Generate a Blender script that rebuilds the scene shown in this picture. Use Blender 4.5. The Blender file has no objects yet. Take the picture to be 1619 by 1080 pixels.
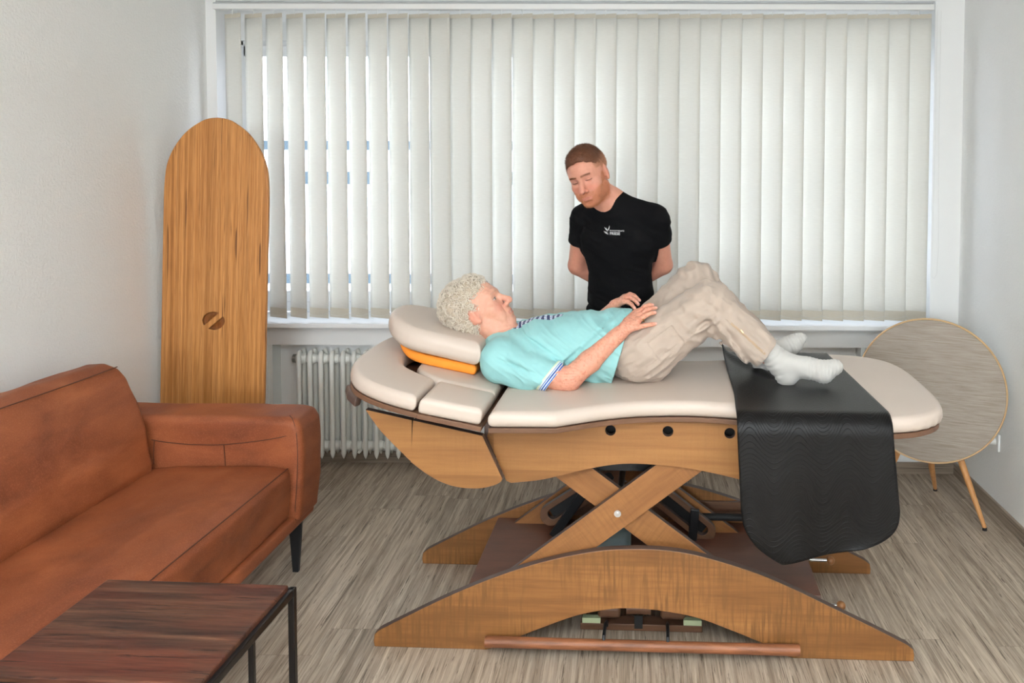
import bpy, bmesh, math, random
import numpy as np
from math import pi, sin, cos, tan, radians, atan2, sqrt
from mathutils import Vector, Matrix
from mathutils.geometry import tessellate_polygon
from mathutils.bvhtree import BVHTree

scene = bpy.context.scene
COL = scene.collection
random.seed(7)
RNG = np.random.default_rng(7)

# ------------------------------------------------------------------ camera
def rotm(ax, a):
    c, s = cos(a), sin(a)
    return np.array({'x': [[1, 0, 0], [0, c, -s], [0, s, c]], 'y': [[c, 0, s], [0, 1, 0], [-s, 0, c]],
                     'z': [[c, -s, 0], [s, c, 0], [0, 0, 1]]}[ax], dtype=float)

F_PX, PX, PY = 1350.0, 987.0, 306.0
camd = bpy.data.cameras.new('camera')
camd.sensor_fit = 'HORIZONTAL'; camd.sensor_width = 36.0
camd.lens = F_PX * 36.0 / 1619.0
camd.shift_x = -(PX - 809.5) / 1619.0
camd.shift_y = -(540.0 - PY) / 1619.0
camd.clip_start = 0.05
cam = bpy.data.objects.new('camera', camd); COL.objects.link(cam)
Mc = rotm('z', radians(.6)) @ rotm('x', pi / 2 - radians(2.6)) @ rotm('z', radians(.17))
M4 = Matrix.Identity(4)
for i in range(3):
    for j in range(3):
        M4[i][j] = float(Mc[i, j])
M4.translation = Vector((0, 0, 1.73))
cam.matrix_world = M4
scene.camera = cam

# ------------------------------------------------------------------ world, lamps, exposure
def srgb(r, g, b):
    def f(c):
        c /= 255.0
        return c / 12.92 if c <= .04045 else ((c + .055) / 1.055) ** 2.4
    return (f(r), f(g), f(b), 1.0)

world = bpy.data.worlds.new('overcast_sky'); scene.world = world
world.use_nodes = True
wn = world.node_tree
bg = wn.nodes['Background']
bg.inputs['Color'].default_value = srgb(226, 238, 255)
bg.inputs['Strength'].default_value = 9.0

def area(name, loc, rot, sx, sy, power, color=(1, 1, 1)):
    d = bpy.data.lights.new(name, 'AREA'); d.shape = 'RECTANGLE'; d.size = sx; d.size_y = sy
    d.energy = power; d.color = color
    o = bpy.data.objects.new(name, d); COL.objects.link(o)
    o.location = loc; o.rotation_euler = rot
    return o
# unseen fill lights added for brightness: one under the ceiling, one behind the camera
area('ceiling_fill', (0.0, 0.4, 2.55), (0, 0, 0), 3.2, 2.4, 34, (.88, .95, 1.0))
area('rear_fill', (-1.0, -5.6, 2.05), (radians(87), 0, radians(-9)), 2.4, 1.0, 225, (.86, .94, 1.0))
area('bounce_flash', (0.1, -0.6, 1.95), (pi, 0, 0), 1.2, 1.2, 215, (.88, .95, 1.0))
por = area('window_portal', (-.3, 4.95, 1.6), (radians(-90), 0, 0), 3.9, 1.65, 1.0)
por.data.cycles.is_portal = True

vs = scene.view_settings
scene.display_settings.display_device = 'sRGB'
vs.view_transform = 'Standard'; vs.look = 'None'; vs.gamma = 1.0; vs.use_curve_mapping = False
vs.exposure = -0.06
scene.cycles.use_denoising = True
scene.cycles.max_bounces = 10
scene.cycles.diffuse_bounces = 6
scene.cycles.transparent_max_bounces = 12
scene.cycles.caustics_reflective = False; scene.cycles.caustics_refractive = False
scene.cycles.sample_clamp_indirect = 8.0

# ------------------------------------------------------------------ material helpers
class G:
    """small wrapper to write node graphs as expressions"""
    def __init__(self, name):
        self.m = bpy.data.materials.new(name); self.m.use_nodes = True
        self.nt = self.m.node_tree
        self.bsdf = self.nt.nodes['Principled BSDF']
        self.out = self.nt.nodes['Material Output']
        self._co = None
    def set(self, node, key, v):
        s = node.inputs[key]
        if isinstance(v, bpy.types.NodeSocket): self.nt.links.new(v, s)
        else: s.default_value = v
    def n(self, typ, props=None, ins=None, out=0):
        nd = self.nt.nodes.new(typ)
        for k, v in (props or {}).items(): setattr(nd, k, v)
        for k, v in (ins or {}).items(): self.set(nd, k, v)
        return nd.outputs[out]
    def co(self):
        if self._co is None: self._co = self.n('ShaderNodeTexCoord', out='Object')
        return self._co
    def scl(self, vec, s, rot=(0, 0, 0), loc=(0, 0, 0)):
        return self.n('ShaderNodeMapping', None, {'Vector': vec, 'Scale': s, 'Rotation': rot, 'Location': loc})
    def noise(self, vec, scale, detail=4, rough=.55, dist=0.0, out=0):
        return self.n('ShaderNodeTexNoise', None, {'Vector': vec, 'Scale': scale, 'Detail': detail, 'Roughness': rough, 'Distortion': dist}, out)
    def ramp(self, fac, stops, interp='LINEAR'):
        nd = self.nt.nodes.new('ShaderNodeValToRGB'); self.set(nd, 'Fac', fac)
        cr = nd.color_ramp; cr.interpolation = interp
        while len(cr.elements) < len(stops): cr.elements.new(.5)
        for e, (p, c) in zip(cr.elements, stops):
            e.position = p; e.color = c if not isinstance(c, (int, float)) else (c, c, c, 1)
        return nd.outputs[0]
    def mix(self, fac, a, b, mode='MIX'):
        nd = self.nt.nodes.new('ShaderNodeMix'); nd.data_type = 'RGBA'; nd.blend_type = mode
        self.set(nd, 0, fac); self.set(nd, 6, a); self.set(nd, 7, b)
        return nd.outputs[2]
    def math(self, op, a, b=0.0, c=0.0):
        nd = self.nt.nodes.new('ShaderNodeMath'); nd.operation = op
        self.set(nd, 0, a); self.set(nd, 1, b); self.set(nd, 2, c)
        return nd.outputs[0]
    def sep(self, vec, i):
        return self.n('ShaderNodeSeparateXYZ', None, {'Vector': vec}, i)
    def comb(self, x, y, z):
        return self.n('ShaderNodeCombineXYZ', None, {'X': x, 'Y': y, 'Z': z})
    def bump(self, h, strength=.3, dist=.002, normal=None):
        ins = {'Height': h, 'Strength': strength, 'Distance': dist}
        if normal is not None: ins['Normal'] = normal
        return self.n('ShaderNodeBump', None, ins)
    def done(self, color=None, rough=None, normal=None, metal=None, spec=None, **kw):
        b = self.bsdf
        if color is not None: self.set(b, 'Base Color', color)
        if rough is not None: self.set(b, 'Roughness', rough)
        if normal is not None: self.set(b, 'Normal', normal)
        if metal is not None: self.set(b, 'Metallic', metal)
        if spec is not None: self.set(b, 'Specular IOR Level', spec)
        for k, v in kw.items(): self.set(b, k, v)
        return self.m

def plain(name, col, rough=.6, noise=.05, nscale=30, bump=0.0, bscale=300, metal=0.0, spec=.5, bdist=.0006):
    g = G(name)
    n1 = g.noise(g.co(), nscale, 3)
    c = g.mix(n1, tuple([x * (1 - noise) for x in col[:3]]) + (1,), tuple([min(1, x * (1 + noise)) for x in col[:3]]) + (1,))
    nm = g.bump(g.noise(g.co(), bscale, 3), bump, bdist) if bump else None
    return g.done(c, rough, nm, metal, spec)

def wood(name, light, dark, ax=0, across=26.0, along=1.6, contrast=(.3, .75), figure=0.0, boards=None, rough=.42, fine=.25, streak=None):
    """grain runs along axis AX of the object; FIGURE adds cross-grain flame; BOARDS=(length,width,axisW) tints glued staves"""
    g = G(name); co = g.co()
    s = [across] * 3; s[ax] = along
    v = g.scl(co, tuple(s))
    n1 = g.noise(v, 1.0, 6, .6, .35)
    n2 = g.noise(g.scl(co, tuple([x * (5 if i != ax else 2.5) for i, x in enumerate(s)])), 1.0, 3, .6)
    f = g.math('ADD', g.math('MULTIPLY', n1, .72), g.math('MULTIPLY', n2, .28))
    c = g.mix(g.ramp(f, [(contrast[0], 0.0), (contrast[1], 1.0)]), dark, light)
    if streak:
        ss = [across * 1.7] * 3; ss[ax] = along * .9
        st = g.noise(g.scl(co, tuple(ss), loc=(3, 5, 1)), 1.0, 2, .5)
        c = g.mix(g.ramp(st, [(.60, 0.0), (.68, .75)]), c, streak)
    if boards:
        L, Wd, wax = boards
        x = g.sep(co, ax); y = g.sep(co, wax)
        row = g.math('FLOOR', g.math('DIVIDE', y, Wd))
        xo = g.math('ADD', x, g.math('MULTIPLY', row, L * .43))
        colm = g.math('FLOOR', g.math('DIVIDE', xo, L))
        r = g.n('ShaderNodeTexWhiteNoise', {'noise_dimensions': '2D'}, {'Vector': g.comb(row, colm, 0.0)})
        c = g.mix(.55, c, g.ramp(r, [(0, (.68, .64, .6, 1)), (1, (1.25, 1.25, 1.25, 1))]), 'MULTIPLY')
    if figure:
        fs = [7.0] * 3; fs[ax] = 105.0
        fl = g.noise(g.scl(co, tuple(fs)), 1.0, 3, .5, .4)
        msk = g.noise(co, 3.2, 2)
        k = g.math('MULTIPLY', g.ramp(fl, [(.38, 1.0), (.56, 0.0)]), g.ramp(msk, [(.36, 0.0), (.58, figure)]))
        c = g.mix(k, c, tuple([x * .5 for x in light[:3]]) + (1,))
    dots = g.noise(co, 420, 2)
    c = g.mix(g.ramp(dots, [(.5, 0.0), (.75, fine)]), c, dark)
    nm = g.bump(n2, .18, .0006)
    return g.done(c, rough, nm, spec=.35)

# ------------------------------------------------------------------ object helpers
def link(o, parent=None):
    COL.objects.link(o)
    if parent is not None: o.parent = parent
    return o

def empty(name, loc, rz=0.0, label=None, cat=None, group=None):
    o = bpy.data.objects.new(name, None); o.empty_display_size = .1
    COL.objects.link(o); o.location = loc; o.rotation_euler = (0, 0, rz)
    tag(o, label, cat, group)
    return o

def tag(o, label=None, cat=None, group=None, kind=None):
    if label: o['label'] = label
    if cat: o['category'] = cat
    if group: o['group'] = group
    if kind: o['kind'] = kind
    return o

def mesh_obj(name, verts, faces, mats, parent=None, smooth=False, origin=None, matidx=None):
    me = bpy.data.meshes.new(name)
    me.from_pydata([tuple(v) for v in verts], [], [tuple(f) for f in faces])
    for m in (mats if isinstance(mats, (list, tuple)) else [mats]): me.materials.append(m)
    if matidx is not None: me.polygons.foreach_set('material_index', matidx)
    me.polygons.foreach_set('use_smooth', [smooth] * len(me.polygons))
    me.update()
    return link(bpy.data.objects.new(name, me), parent)

def bm_obj(name, bm, mats, parent=None, smooth=False):
    me = bpy.data.meshes.new(name); bm.to_mesh(me); bm.free()
    for m in (mats if isinstance(mats, (list, tuple)) else [mats]): me.materials.append(m)
    me.polygons.foreach_set('use_smooth', [smooth] * len(me.polygons))
    me.update()
    return link(bpy.data.objects.new(name, me), parent)

def add_box(bm, lo, hi, bev=0.0, M=None, mi=0, seg=2):
    r = bmesh.ops.create_cube(bm, size=1.0)
    vs_ = r['verts']
    c = [(a + b) / 2 for a, b in zip(lo, hi)]; d = [abs(b - a) for a, b in zip(lo, hi)]
    for v in vs_: v.co = Vector((v.co.x * d[0] + c[0], v.co.y * d[1] + c[1], v.co.z * d[2] + c[2]))
    fs = set(f for v in vs_ for f in v.link_faces)
    if bev:
        es = set(e for v in vs_ for e in v.link_edges)
        r2 = bmesh.ops.bevel(bm, geom=list(es), offset=bev, segments=seg, affect='EDGES', profile=.5)
        vs_ = list(set(v for f in r2['faces'] for v in f.verts) | set(v for v in vs_ if v.is_valid))
        fs = set(f for v in vs_ for f in v.link_faces)
    for f in fs: f.material_index = mi
    if M is not None: bmesh.ops.transform(bm, matrix=M, verts=list(vs_))
    return vs_

def box(name, lo, hi, mat, parent=None, bev=0.0):
    bm = bmesh.new(); add_box(bm, lo, hi, bev)
    return bm_obj(name, bm, mat, parent)

def add_tube(bm, pts, rad, n=10, cap=True, mi=0, flat=None):
    """tube along points; RAD float or list"""
    P = [Vector(p) for p in pts]
    R = rad if isinstance(rad, (list, tuple)) else [rad] * len(P)
    rings = []; up = None
    for i, p in enumerate(P):
        t = (P[min(i + 1, len(P) - 1)] - P[max(i - 1, 0)]).normalized()
        if up is None:
            up = Vector((0, 0, 1)) if abs(t.z) < .9 else Vector((0, 1, 0))
        a = t.cross(up).normalized(); b = a.cross(t).normalized(); up = b
        rings.append([bm.verts.new(p + a * cos(2 * pi * k / n) * R[i] + b * sin(2 * pi * k / n) * R[i]) for k in range(n)])
    for i in range(len(rings) - 1):
        for k in range(n):
            f = bm.faces.new((rings[i][k], rings[i][(k + 1) % n], rings[i + 1][(k + 1) % n], rings[i + 1][k]))
            f.material_index = mi; f.smooth = True
    if cap:
        f = bm.faces.new(rings[0][::-1]); f.material_index = mi
        f = bm.faces.new(rings[-1]); f.material_index = mi
    return [v for r in rings for v in r]

def tube(name, pts, rad, mat, parent=None, n=12):
    bm = bmesh.new(); add_tube(bm, pts, rad, n); bmesh.ops.recalc_face_normals(bm, faces=bm.faces)
    o = bm_obj(name, bm, mat, parent); shade_auto(o); return o

def shade_auto(o, ang=40):
    me = o.data
    bm = bmesh.new(); bm.from_mesh(me)
    for f in bm.faces: f.smooth = True
    for e in bm.edges:
        if len(e.link_faces) == 2 and e.calc_face_angle(0) > radians(ang): e.smooth = False
    bm.to_mesh(me); bm.free()
    return o

def catmull(pts, n=6, closed=False):
    P = [np.array(p, float) for p in pts]; out = []
    m = len(P)
    for i in range(m if closed else m - 1):
        p0 = P[(i - 1) % m] if closed or i > 0 else P[0]
        p1 = P[i]; p2 = P[(i + 1) % m]
        p3 = P[(i + 2) % m] if closed or i + 2 < m else P[-1]
        for k in range(n):
            t = k / n
            out.append(.5 * ((2 * p1) + (-p0 + p2) * t + (2 * p0 - 5 * p1 + 4 * p2 - p3) * t * t + (-p0 + 3 * p1 - 3 * p2 + p3) * t ** 3))
    if not closed: out.append(P[-1])
    return [tuple(o) for o in out]

def panel(name, outer, t0, t1, mats, parent=None, holes=(), plane='xz', bev=.003, xf=None):
    """board cut to a 2D outline. plane 'xz': outline (x,z), thickness along y from t0 to t1; 'xy': thickness along z.
    material 0 on the faces, 1 on the cut edge."""
    loops = [list(outer)] + [list(h) for h in holes]
    def area2(l): return sum(l[i][0] * l[(i + 1) % len(l)][1] - l[(i + 1) % len(l)][0] * l[i][1] for i in range(len(l)))
    if area2(loops[0]) < 0: loops[0].reverse()
    for i in range(1, len(loops)):
        if area2(loops[i]) > 0: loops[i].reverse()
    def P(p, t):
        q = (p[0], t, p[1]) if plane == 'xz' else (p[0], p[1], t)
        return xf(q) if xf else q
    flat = [p for l in loops for p in l]; n = len(flat)
    tris = tessellate_polygon([[Vector((p[0], p[1], 0)) for p in l] for l in loops])
    verts = [P(p, t0) for p in flat] + [P(p, t1) for p in flat]
    faces = []; mi = []
    for a, b, c in tris:
        faces.append((a, b, c)); mi.append(0)
        faces.append((c + n, b + n, a + n)); mi.append(0)
    k0 = 0
    for l in loops:
        L = len(l)
        for i in range(L):
            a, b = k0 + i, k0 + (i + 1) % L
            faces.append((a, b, b + n, a + n)); mi.append(1)
        k0 += L
    me = bpy.data.meshes.new(name); me.from_pydata(verts, [], faces)
    ms = mats if isinstance(mats, (list, tuple)) else [mats, mats]
    for m in ms: me.materials.append(m)
    me.polygons.foreach_set('material_index', mi)
    bm = bmesh.new(); bm.from_mesh(me)
    bmesh.ops.recalc_face_normals(bm, faces=bm.faces)
    bmesh.ops.dissolve_limit(bm, angle_limit=.001, verts=bm.verts, edges=bm.edges, delimit={'MATERIAL'})
    for f in bm.faces: f.smooth = f.material_index == 1
    for e in bm.edges:
        if len(e.link_faces) == 2 and e.calc_face_angle(0) > radians(35): e.smooth = False
    bm.to_mesh(me); bm.free()
    o = link(bpy.data.objects.new(name, me), parent)
    if bev:
        md = o.modifiers.new('bevel', 'BEVEL'); md.width = bev; md.segments = 2; md.limit_method = 'ANGLE'; md.angle_limit = radians(50)
        md.harden_normals = False
    return o

# ------------------------------------------------------------------ smooth solid modelling on a distance field
import openvdb as vdb

class Field:
    def __init__(self, lo, hi, vox):
        self.lo = np.array(lo, float); self.vox = vox
        self.n = np.ceil((np.array(hi, float) - self.lo) / vox).astype(int) + 1
        self.D = np.full(tuple(self.n), 1.0, np.float32)
        self.R = np.eye(3); self.t = np.zeros(3); self.s = 1.0
    def frame(self, R=None, t=(0, 0, 0), s=1.0):
        self.R = np.eye(3) if R is None else np.array(R, float); self.t = np.array(t, float); self.s = s
        return self
    def w(self, p): return self.R @ (np.array(p, float) * self.s) + self.t
    def region(self, lo, hi):
        a = np.clip(np.floor((np.array(lo) - self.lo) / self.vox).astype(int), 0, self.n)
        b = np.clip(np.ceil((np.array(hi) - self.lo) / self.vox).astype(int) + 1, 0, self.n)
        return tuple(slice(i, j) for i, j in zip(a, b))
    def coords(self, sl):
        ax = [self.lo[i] + np.arange(sl[i].start, sl[i].stop) * self.vox for i in range(3)]
        X, Y, Z = np.meshgrid(*ax, indexing='ij', sparse=True)
        return X, Y, Z
    def local(self, sl):
        X, Y, Z = self.coords(sl)
        X = X - self.t[0]; Y = Y - self.t[1]; Z = Z - self.t[2]
        R = self.R
        return [((R[0, i] * X + R[1, i] * Y + R[2, i] * Z) / self.s).astype(np.float32) for i in range(3)]
    def put(self, sl, d, k, op):
        a = self.D[sl]
        if a.size == 0: return
        if op == '-': a = -a
        if k > 0:
            h = np.maximum(k - np.abs(a - d), 0) / k
            r = np.minimum(a, d) - h * h * k * .25
        else: r = np.minimum(a, d)
        self.D[sl] = -r if op == '-' else r
    def cone(self, a, b, ra, rb, k=.02, op='+', flat=None, ff=1.0):
        """tapered limb segment; FLAT = local direction in which its section is stretched by FF (<1 flattens)"""
        m = (max(ra, rb) * max(1, ff) + .03) * self.s + k
        A, B = self.w(a), self.w(b)
        sl = self.region(np.minimum(A, B) - m, np.maximum(A, B) + m)
        x, y, z = self.local(sl)
        a = np.array(a, float); b = np.array(b, float); ab = b - a
        L2 = float(ab @ ab) + 1e-12
        px, py, pz = x - a[0], y - a[1], z - a[2]
        h = np.clip((px * ab[0] + py * ab[1] + pz * ab[2]) / L2, 0, 1)
        qx, qy, qz = px - h * ab[0], py - h * ab[1], pz - h * ab[2]
        if flat is not None:
            f = np.array(flat, float); f /= np.linalg.norm(f)
            c = (qx * f[0] + qy * f[1] + qz * f[2]) * (1 / ff - 1)
            qx, qy, qz = qx + c * f[0], qy + c * f[1], qz + c * f[2]
        d = np.sqrt(qx * qx + qy * qy + qz * qz) - (ra + (rb - ra) * h)
        if flat is not None and ff < 1: d = d * ff ** .5
        self.put(sl, d * self.s, k, op); return self
    def chain(self, pts, rs, k=.02, op='+', **kw):
        for i in range(len(pts) - 1): self.cone(pts[i], pts[i + 1], rs[i], rs[i + 1], k if i == 0 else min(k, .015), op, **kw)
        return self
    def ell(self, c, r, k=.02, op='+', R=None):
        r = np.array(r, float); m = (float(r.max()) + .03) * self.s + k
        C = self.w(c); sl = self.region(C - m, C + m)
        x, y, z = self.local(sl)
        x, y, z = x - c[0], y - c[1], z - c[2]
        if R is not None:
            x, y, z = [R[0][i] * x + R[1][i] * y + R[2][i] * z for i in range(3)]
        k0 = np.sqrt((x / r[0]) ** 2 + (y / r[1]) ** 2 + (z / r[2]) ** 2)
        k1 = np.sqrt((x / r[0] ** 2) ** 2 + (y / r[1] ** 2) ** 2 + (z / r[2] ** 2) ** 2) + 1e-9
        d = np.where(k0 < .05, -float(r.min()), k0 * (k0 - 1) / k1)
        self.put(sl, d * self.s, k, op); return self
    def rbox(self, lo, hi, r, k=0.0, op='+'):
        lo = np.array(lo, float); hi = np.array(hi, float); c = (lo + hi) / 2; h = (hi - lo) / 2
        cs = np.array([self.w([x, y, z]) for x in (lo[0], hi[0]) for y in (lo[1], hi[1]) for z in (lo[2], hi[2])])
        m = .03 + k
        sl = self.region(cs.min(0) - m, cs.max(0) + m)
        x, y, z = self.local(sl)
        qx, qy, qz = np.abs(x - c[0]) - h[0] + r, np.abs(y - c[1]) - h[1] + r, np.abs(z - c[2]) - h[2] + r
        d = np.sqrt(np.maximum(qx, 0) ** 2 + np.maximum(qy, 0) ** 2 + np.maximum(qz, 0) ** 2) + np.minimum(np.maximum(qx, np.maximum(qy, qz)), 0) - r
        self.put(sl, d * self.s, k, op); return self
    def plane(self, p, n, k=0.0, sl=None, mask=None):
        """cut away the side N points to"""
        n = self.R @ np.array(n, float); n /= np.linalg.norm(n); p = self.w(p)
        sl = sl or tuple(slice(0, int(i)) for i in self.n)
        X, Y, Z = self.coords(sl)
        d = -((X - p[0]) * n[0] + (Y - p[1]) * n[1] + (Z - p[2]) * n[2]).astype(np.float32)
        if mask is not None: d = np.where(mask[sl], d, 1.0)
        self.put(sl, d, k, '-'); return self
    def prism(self, poly, z0, z1, r, k=0.0, op='+', crown=None):
        """rounded slab with a polygonal outline in the field's own x,y"""
        X, Y, Z = self.coords(tuple(slice(0, int(i)) for i in self.n))
        x, y = X[:, :, 0], Y[:, :, 0]
        d2 = poly_sdf(poly, x, y)[:, :, None]
        zc, h = (z0 + z1) / 2, (z1 - z0) / 2
        top = 0 if crown is None else crown(x, y, d2[:, :, 0])[:, :, None]
        qz = np.where(Z > zc, Z - top - zc, zc - Z) - h + r
        qx = d2 + r
        d = np.sqrt(np.maximum(qx, 0) ** 2 + np.maximum(qz, 0) ** 2) + np.minimum(np.maximum(qx, qz), 0) - r
        self.put(tuple(slice(0, int(i)) for i in self.n), d.astype(np.float32), k, op); return self
    def displace(self, fn, band=.03):
        idx = np.where(np.abs(self.D) < band)
        P = np.stack([self.lo[i] + idx[i] * self.vox for i in range(3)], 1)
        self.D[idx] += fn(P).astype(np.float32); return self
    def shell(self, th):
        self.D = np.maximum(self.D, -(self.D + th)); return self
    def arrays(self):
        g = vdb.FloatGrid(1.0); g.copyFromArray(self.D)
        p, t, q = g.convertToQuads() if not hasattr(g, 'convertToPolygons') else g.convertToPolygons(isovalue=0.0, adaptivity=0.0)
        return p * self.vox + self.lo, q
    def obj(self, name, mats, parent=None, offset=(0, 0, 0), color=None, xf=None, smooth=0, attr=None):
        g = vdb.FloatGrid(1.0); g.copyFromArray(self.D)
        p, q = g.convertToQuads(isovalue=0.0)
        p = p.astype(float) * self.vox + self.lo
        if smooth:
            for _ in range(smooth):
                acc = np.zeros_like(p); cnt = np.zeros(len(p))
                for i in range(4):
                    a, b = q[:, i], q[:, (i + 1) % 4]
                    np.add.at(acc, a, p[b]); np.add.at(cnt, a, 1); np.add.at(acc, b, p[a]); np.add.at(cnt, b, 1)
                p = p * .4 + .6 * acc / np.maximum(cnt, 1)[:, None]
        return np_mesh(name, p, q, mats, parent, offset, color, xf)

def np_mesh(name, p, q, mats, parent=None, offset=(0, 0, 0), color=None, xf=None, smooth=True):
    q = np.asarray(q, dtype=np.int32)
    a, b, c = p[q[:, 0]], p[q[:, 1]], p[q[:, 2]]
    vol = np.einsum('ij,ij->', a, np.cross(b, c))
    if q.shape[1] == 4:
        dd = p[q[:, 3]]; vol += np.einsum('ij,ij->', a, np.cross(c, dd))
    if vol < 0: q = q[:, ::-1]
    pc = p.copy()
    if xf is not None: p = xf(p)
    p = p - np.array(offset)
    me = bpy.data.meshes.new(name)
    k = q.shape[1]
    me.vertices.add(len(p)); me.vertices.foreach_set('co', np.ascontiguousarray(p, dtype=np.float32).ravel())
    me.loops.add(q.size); me.loops.foreach_set('vertex_index', np.ascontiguousarray(q).ravel())
    me.polygons.add(len(q)); me.polygons.foreach_set('loop_start', np.arange(0, q.size, k, dtype=np.int32))
    me.update(calc_edges=True); me.validate()
    me.polygons.foreach_set('use_smooth', [smooth] * len(me.polygons))
    for m in (mats if isinstance(mats, (list, tuple)) else [mats]): me.materials.append(m)
    if color is not None:
        c4 = np.ones((len(pc), 4), np.float32); cc = color(pc); c4[:, :cc.shape[1]] = cc
        at = me.color_attributes.new('tint', 'FLOAT_COLOR', 'POINT'); at.data.foreach_set('color', c4.ravel())
    me.update()
    return link(bpy.data.objects.new(name, me), parent)

def poly_sdf(poly, x, y):
    P = np.array(poly, float); n = len(P)
    x, y = np.broadcast_arrays(x, y)
    d = np.full(x.shape, 1e9); s = np.ones(x.shape)
    for i in range(n):
        a, b = P[i], P[(i - 1) % n]
        ex, ey = b - a; wx, wy = x - a[0], y - a[1]
        t = np.clip((wx * ex + wy * ey) / (ex * ex + ey * ey + 1e-12), 0, 1)
        bx, by = wx - ex * t, wy - ey * t
        d = np.minimum(d, bx * bx + by * by)
        c1 = y >= a[1]; c2 = y < b[1]; c3 = ex * wy > ey * wx
        flip = (c1 & c2 & c3) | (~c1 & ~c2 & ~c3)
        s = np.where(flip, -s, s)
    return s * np.sqrt(d)

_LAT = RNG.random((32, 32, 32)).astype(np.float32)
def vnoise(P, scale, seed=0):
    """smooth value noise in [-1,1]; SCALE scalar or per-axis cells per metre"""
    Q = P * np.array(scale) + seed * 7.31 + 100.0
    i = np.floor(Q).astype(int); f = Q - i; f = f * f * (3 - 2 * f)
    i0 = i % 32; i1 = (i + 1) % 32
    def L(a, b, c): return _LAT[a, b, c]
    x0, y0, z0 = i0.T; x1, y1, z1 = i1.T; fx, fy, fz = f.T
    r = ((L(x0, y0, z0) * (1 - fx) + L(x1, y0, z0) * fx) * (1 - fy) + (L(x0, y1, z0) * (1 - fx) + L(x1, y1, z0) * fx) * fy) * (1 - fz) + \
        ((L(x0, y0, z1) * (1 - fx) + L(x1, y0, z1) * fx) * (1 - fy) + (L(x0, y1, z1) * (1 - fx) + L(x1, y1, z1) * fx) * fy) * fz
    return r * 2 - 1
# ------------------------------------------------------------------ the room
WL, WR, WB, WN, NB = -2.30, 1.76, 4.60, 4.85, 4.72   # left, right, back wall; window plane; radiator niche back
CEIL = 2.62; NEAR = -6.0

def m_wall():
    g = G('white_woodchip_plaster')
    co = g.co()
    a = g.noise(co, 95, 3, .6); b = g.noise(co, 28, 2)
    h = g.math('ADD', g.ramp(a, [(.42, 0.0), (.62, 1.0)]), g.math('MULTIPLY', b, .4))
    return g.done(srgb(240, 240, 238), .85, g.bump(h, .5, .0022), spec=.2)
MW = m_wall()
MWS = plain('smooth_white_paint', srgb(241, 241, 240), .6, .015, 8, .06, 200)
MNICHE = plain('pale_niche_paint', srgb(236, 238, 235), .7, .02, 5, .2, 60)
MCEIL = plain('ceiling_white', srgb(238, 238, 236), .9, .01)
MPVC = plain('window_pvc', srgb(240, 241, 242), .3, .01)

def m_floor():
    g = G('washed_oak_vinyl_planks'); co = g.co()
    X, Y = g.sep(co, 0), g.sep(co, 1)
    Wd, L = .184, 1.22
    row = g.math('FLOOR', g.math('DIVIDE', X, Wd))
    rr = g.n('ShaderNodeTexWhiteNoise', {'noise_dimensions': '1D'}, {'W': row})
    yo = g.math('ADD', Y, g.math('MULTIPLY', rr, L))
    cl = g.math('FLOOR', g.math('DIVIDE', yo, L))
    pid = g.n('ShaderNodeTexWhiteNoise', {'noise_dimensions': '2D'}, {'Vector': g.comb(row, cl, 0.0)})
    pcol = g.n('ShaderNodeTexWhiteNoise', {'noise_dimensions': '2D'}, {'Vector': g.comb(row, cl, 0.0)}, 1)
    off = g.n('ShaderNodeVectorMath', {'operation': 'SCALE'}, {0: pcol, 'Scale': 17.0})
    base = g.n('ShaderNodeVectorMath', {'operation': 'ADD'}, {0: co, 1: off})
    # wavy coarse grain, fine grain and dark weathered streaks, all running with the plank
    n1 = g.noise(g.scl(base, (44, 1.6, 1)), 1.0, 6, .68, .9)
    n2 = g.noise(g.scl(base, (230, 5, 1)), 1.0, 4, .65, .5)
    n3 = g.noise(g.scl(base, (105, 3.2, 1), loc=(4, 9, 0)), 1.0, 5, .66, 1.6)
    n4 = g.noise(g.scl(base, (7, .8, 1)), 1.0, 3, .5)
    c = g.ramp(n1, [(.28, srgb(120, 106, 92)), (.45, srgb(160, 145, 129)), (.58, srgb(186, 171, 155)), (.76, srgb(206, 193, 177))])
    c = g.mix(.85, c, g.ramp(n2, [(.28, (.5, .48, .45, 1)), (.5, (1, 1, 1, 1)), (.75, (1.08, 1.07, 1.05, 1))]), 'MULTIPLY')
    c = g.mix(g.ramp(n3, [(.575, 0.0), (.64, .85)]), c, srgb(78, 64, 52))
    c = g.mix(.5, c, g.ramp(n4, [(.3, (.78, .76, .74, 1)), (.7, (1.12, 1.12, 1.1, 1))]), 'MULTIPLY')
    c = g.mix(.5, c, g.ramp(pid, [(0, (.84, .84, .84, 1)), (1, (1.08, 1.06, 1.03, 1))]), 'MULTIPLY')
    fx = g.math('FRACT', g.math('DIVIDE', X, Wd)); fy = g.math('FRACT', g.math('DIVIDE', yo, L))
    ex = g.math('MINIMUM', fx, g.math('SUBTRACT', 1.0, fx)); ey = g.math('MINIMUM', fy, g.math('SUBTRACT', 1.0, fy))
    e = g.math('MAXIMUM', g.math('LESS_THAN', ex, .006), g.math('LESS_THAN', ey, .0012))
    c = g.mix(g.math('MULTIPLY', e, .35), c, srgb(90, 78, 66))
    h = g.math('SUBTRACT', n2, g.math('MULTIPLY', g.ramp(n3, [(.56, 0.0), (.66, 1.0)]), .8))
    return g.done(c, g.math('ADD', .42, g.math('MULTIPLY', n2, .15)), g.bump(h, .25, .001), spec=.35)
MF = m_floor()

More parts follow.
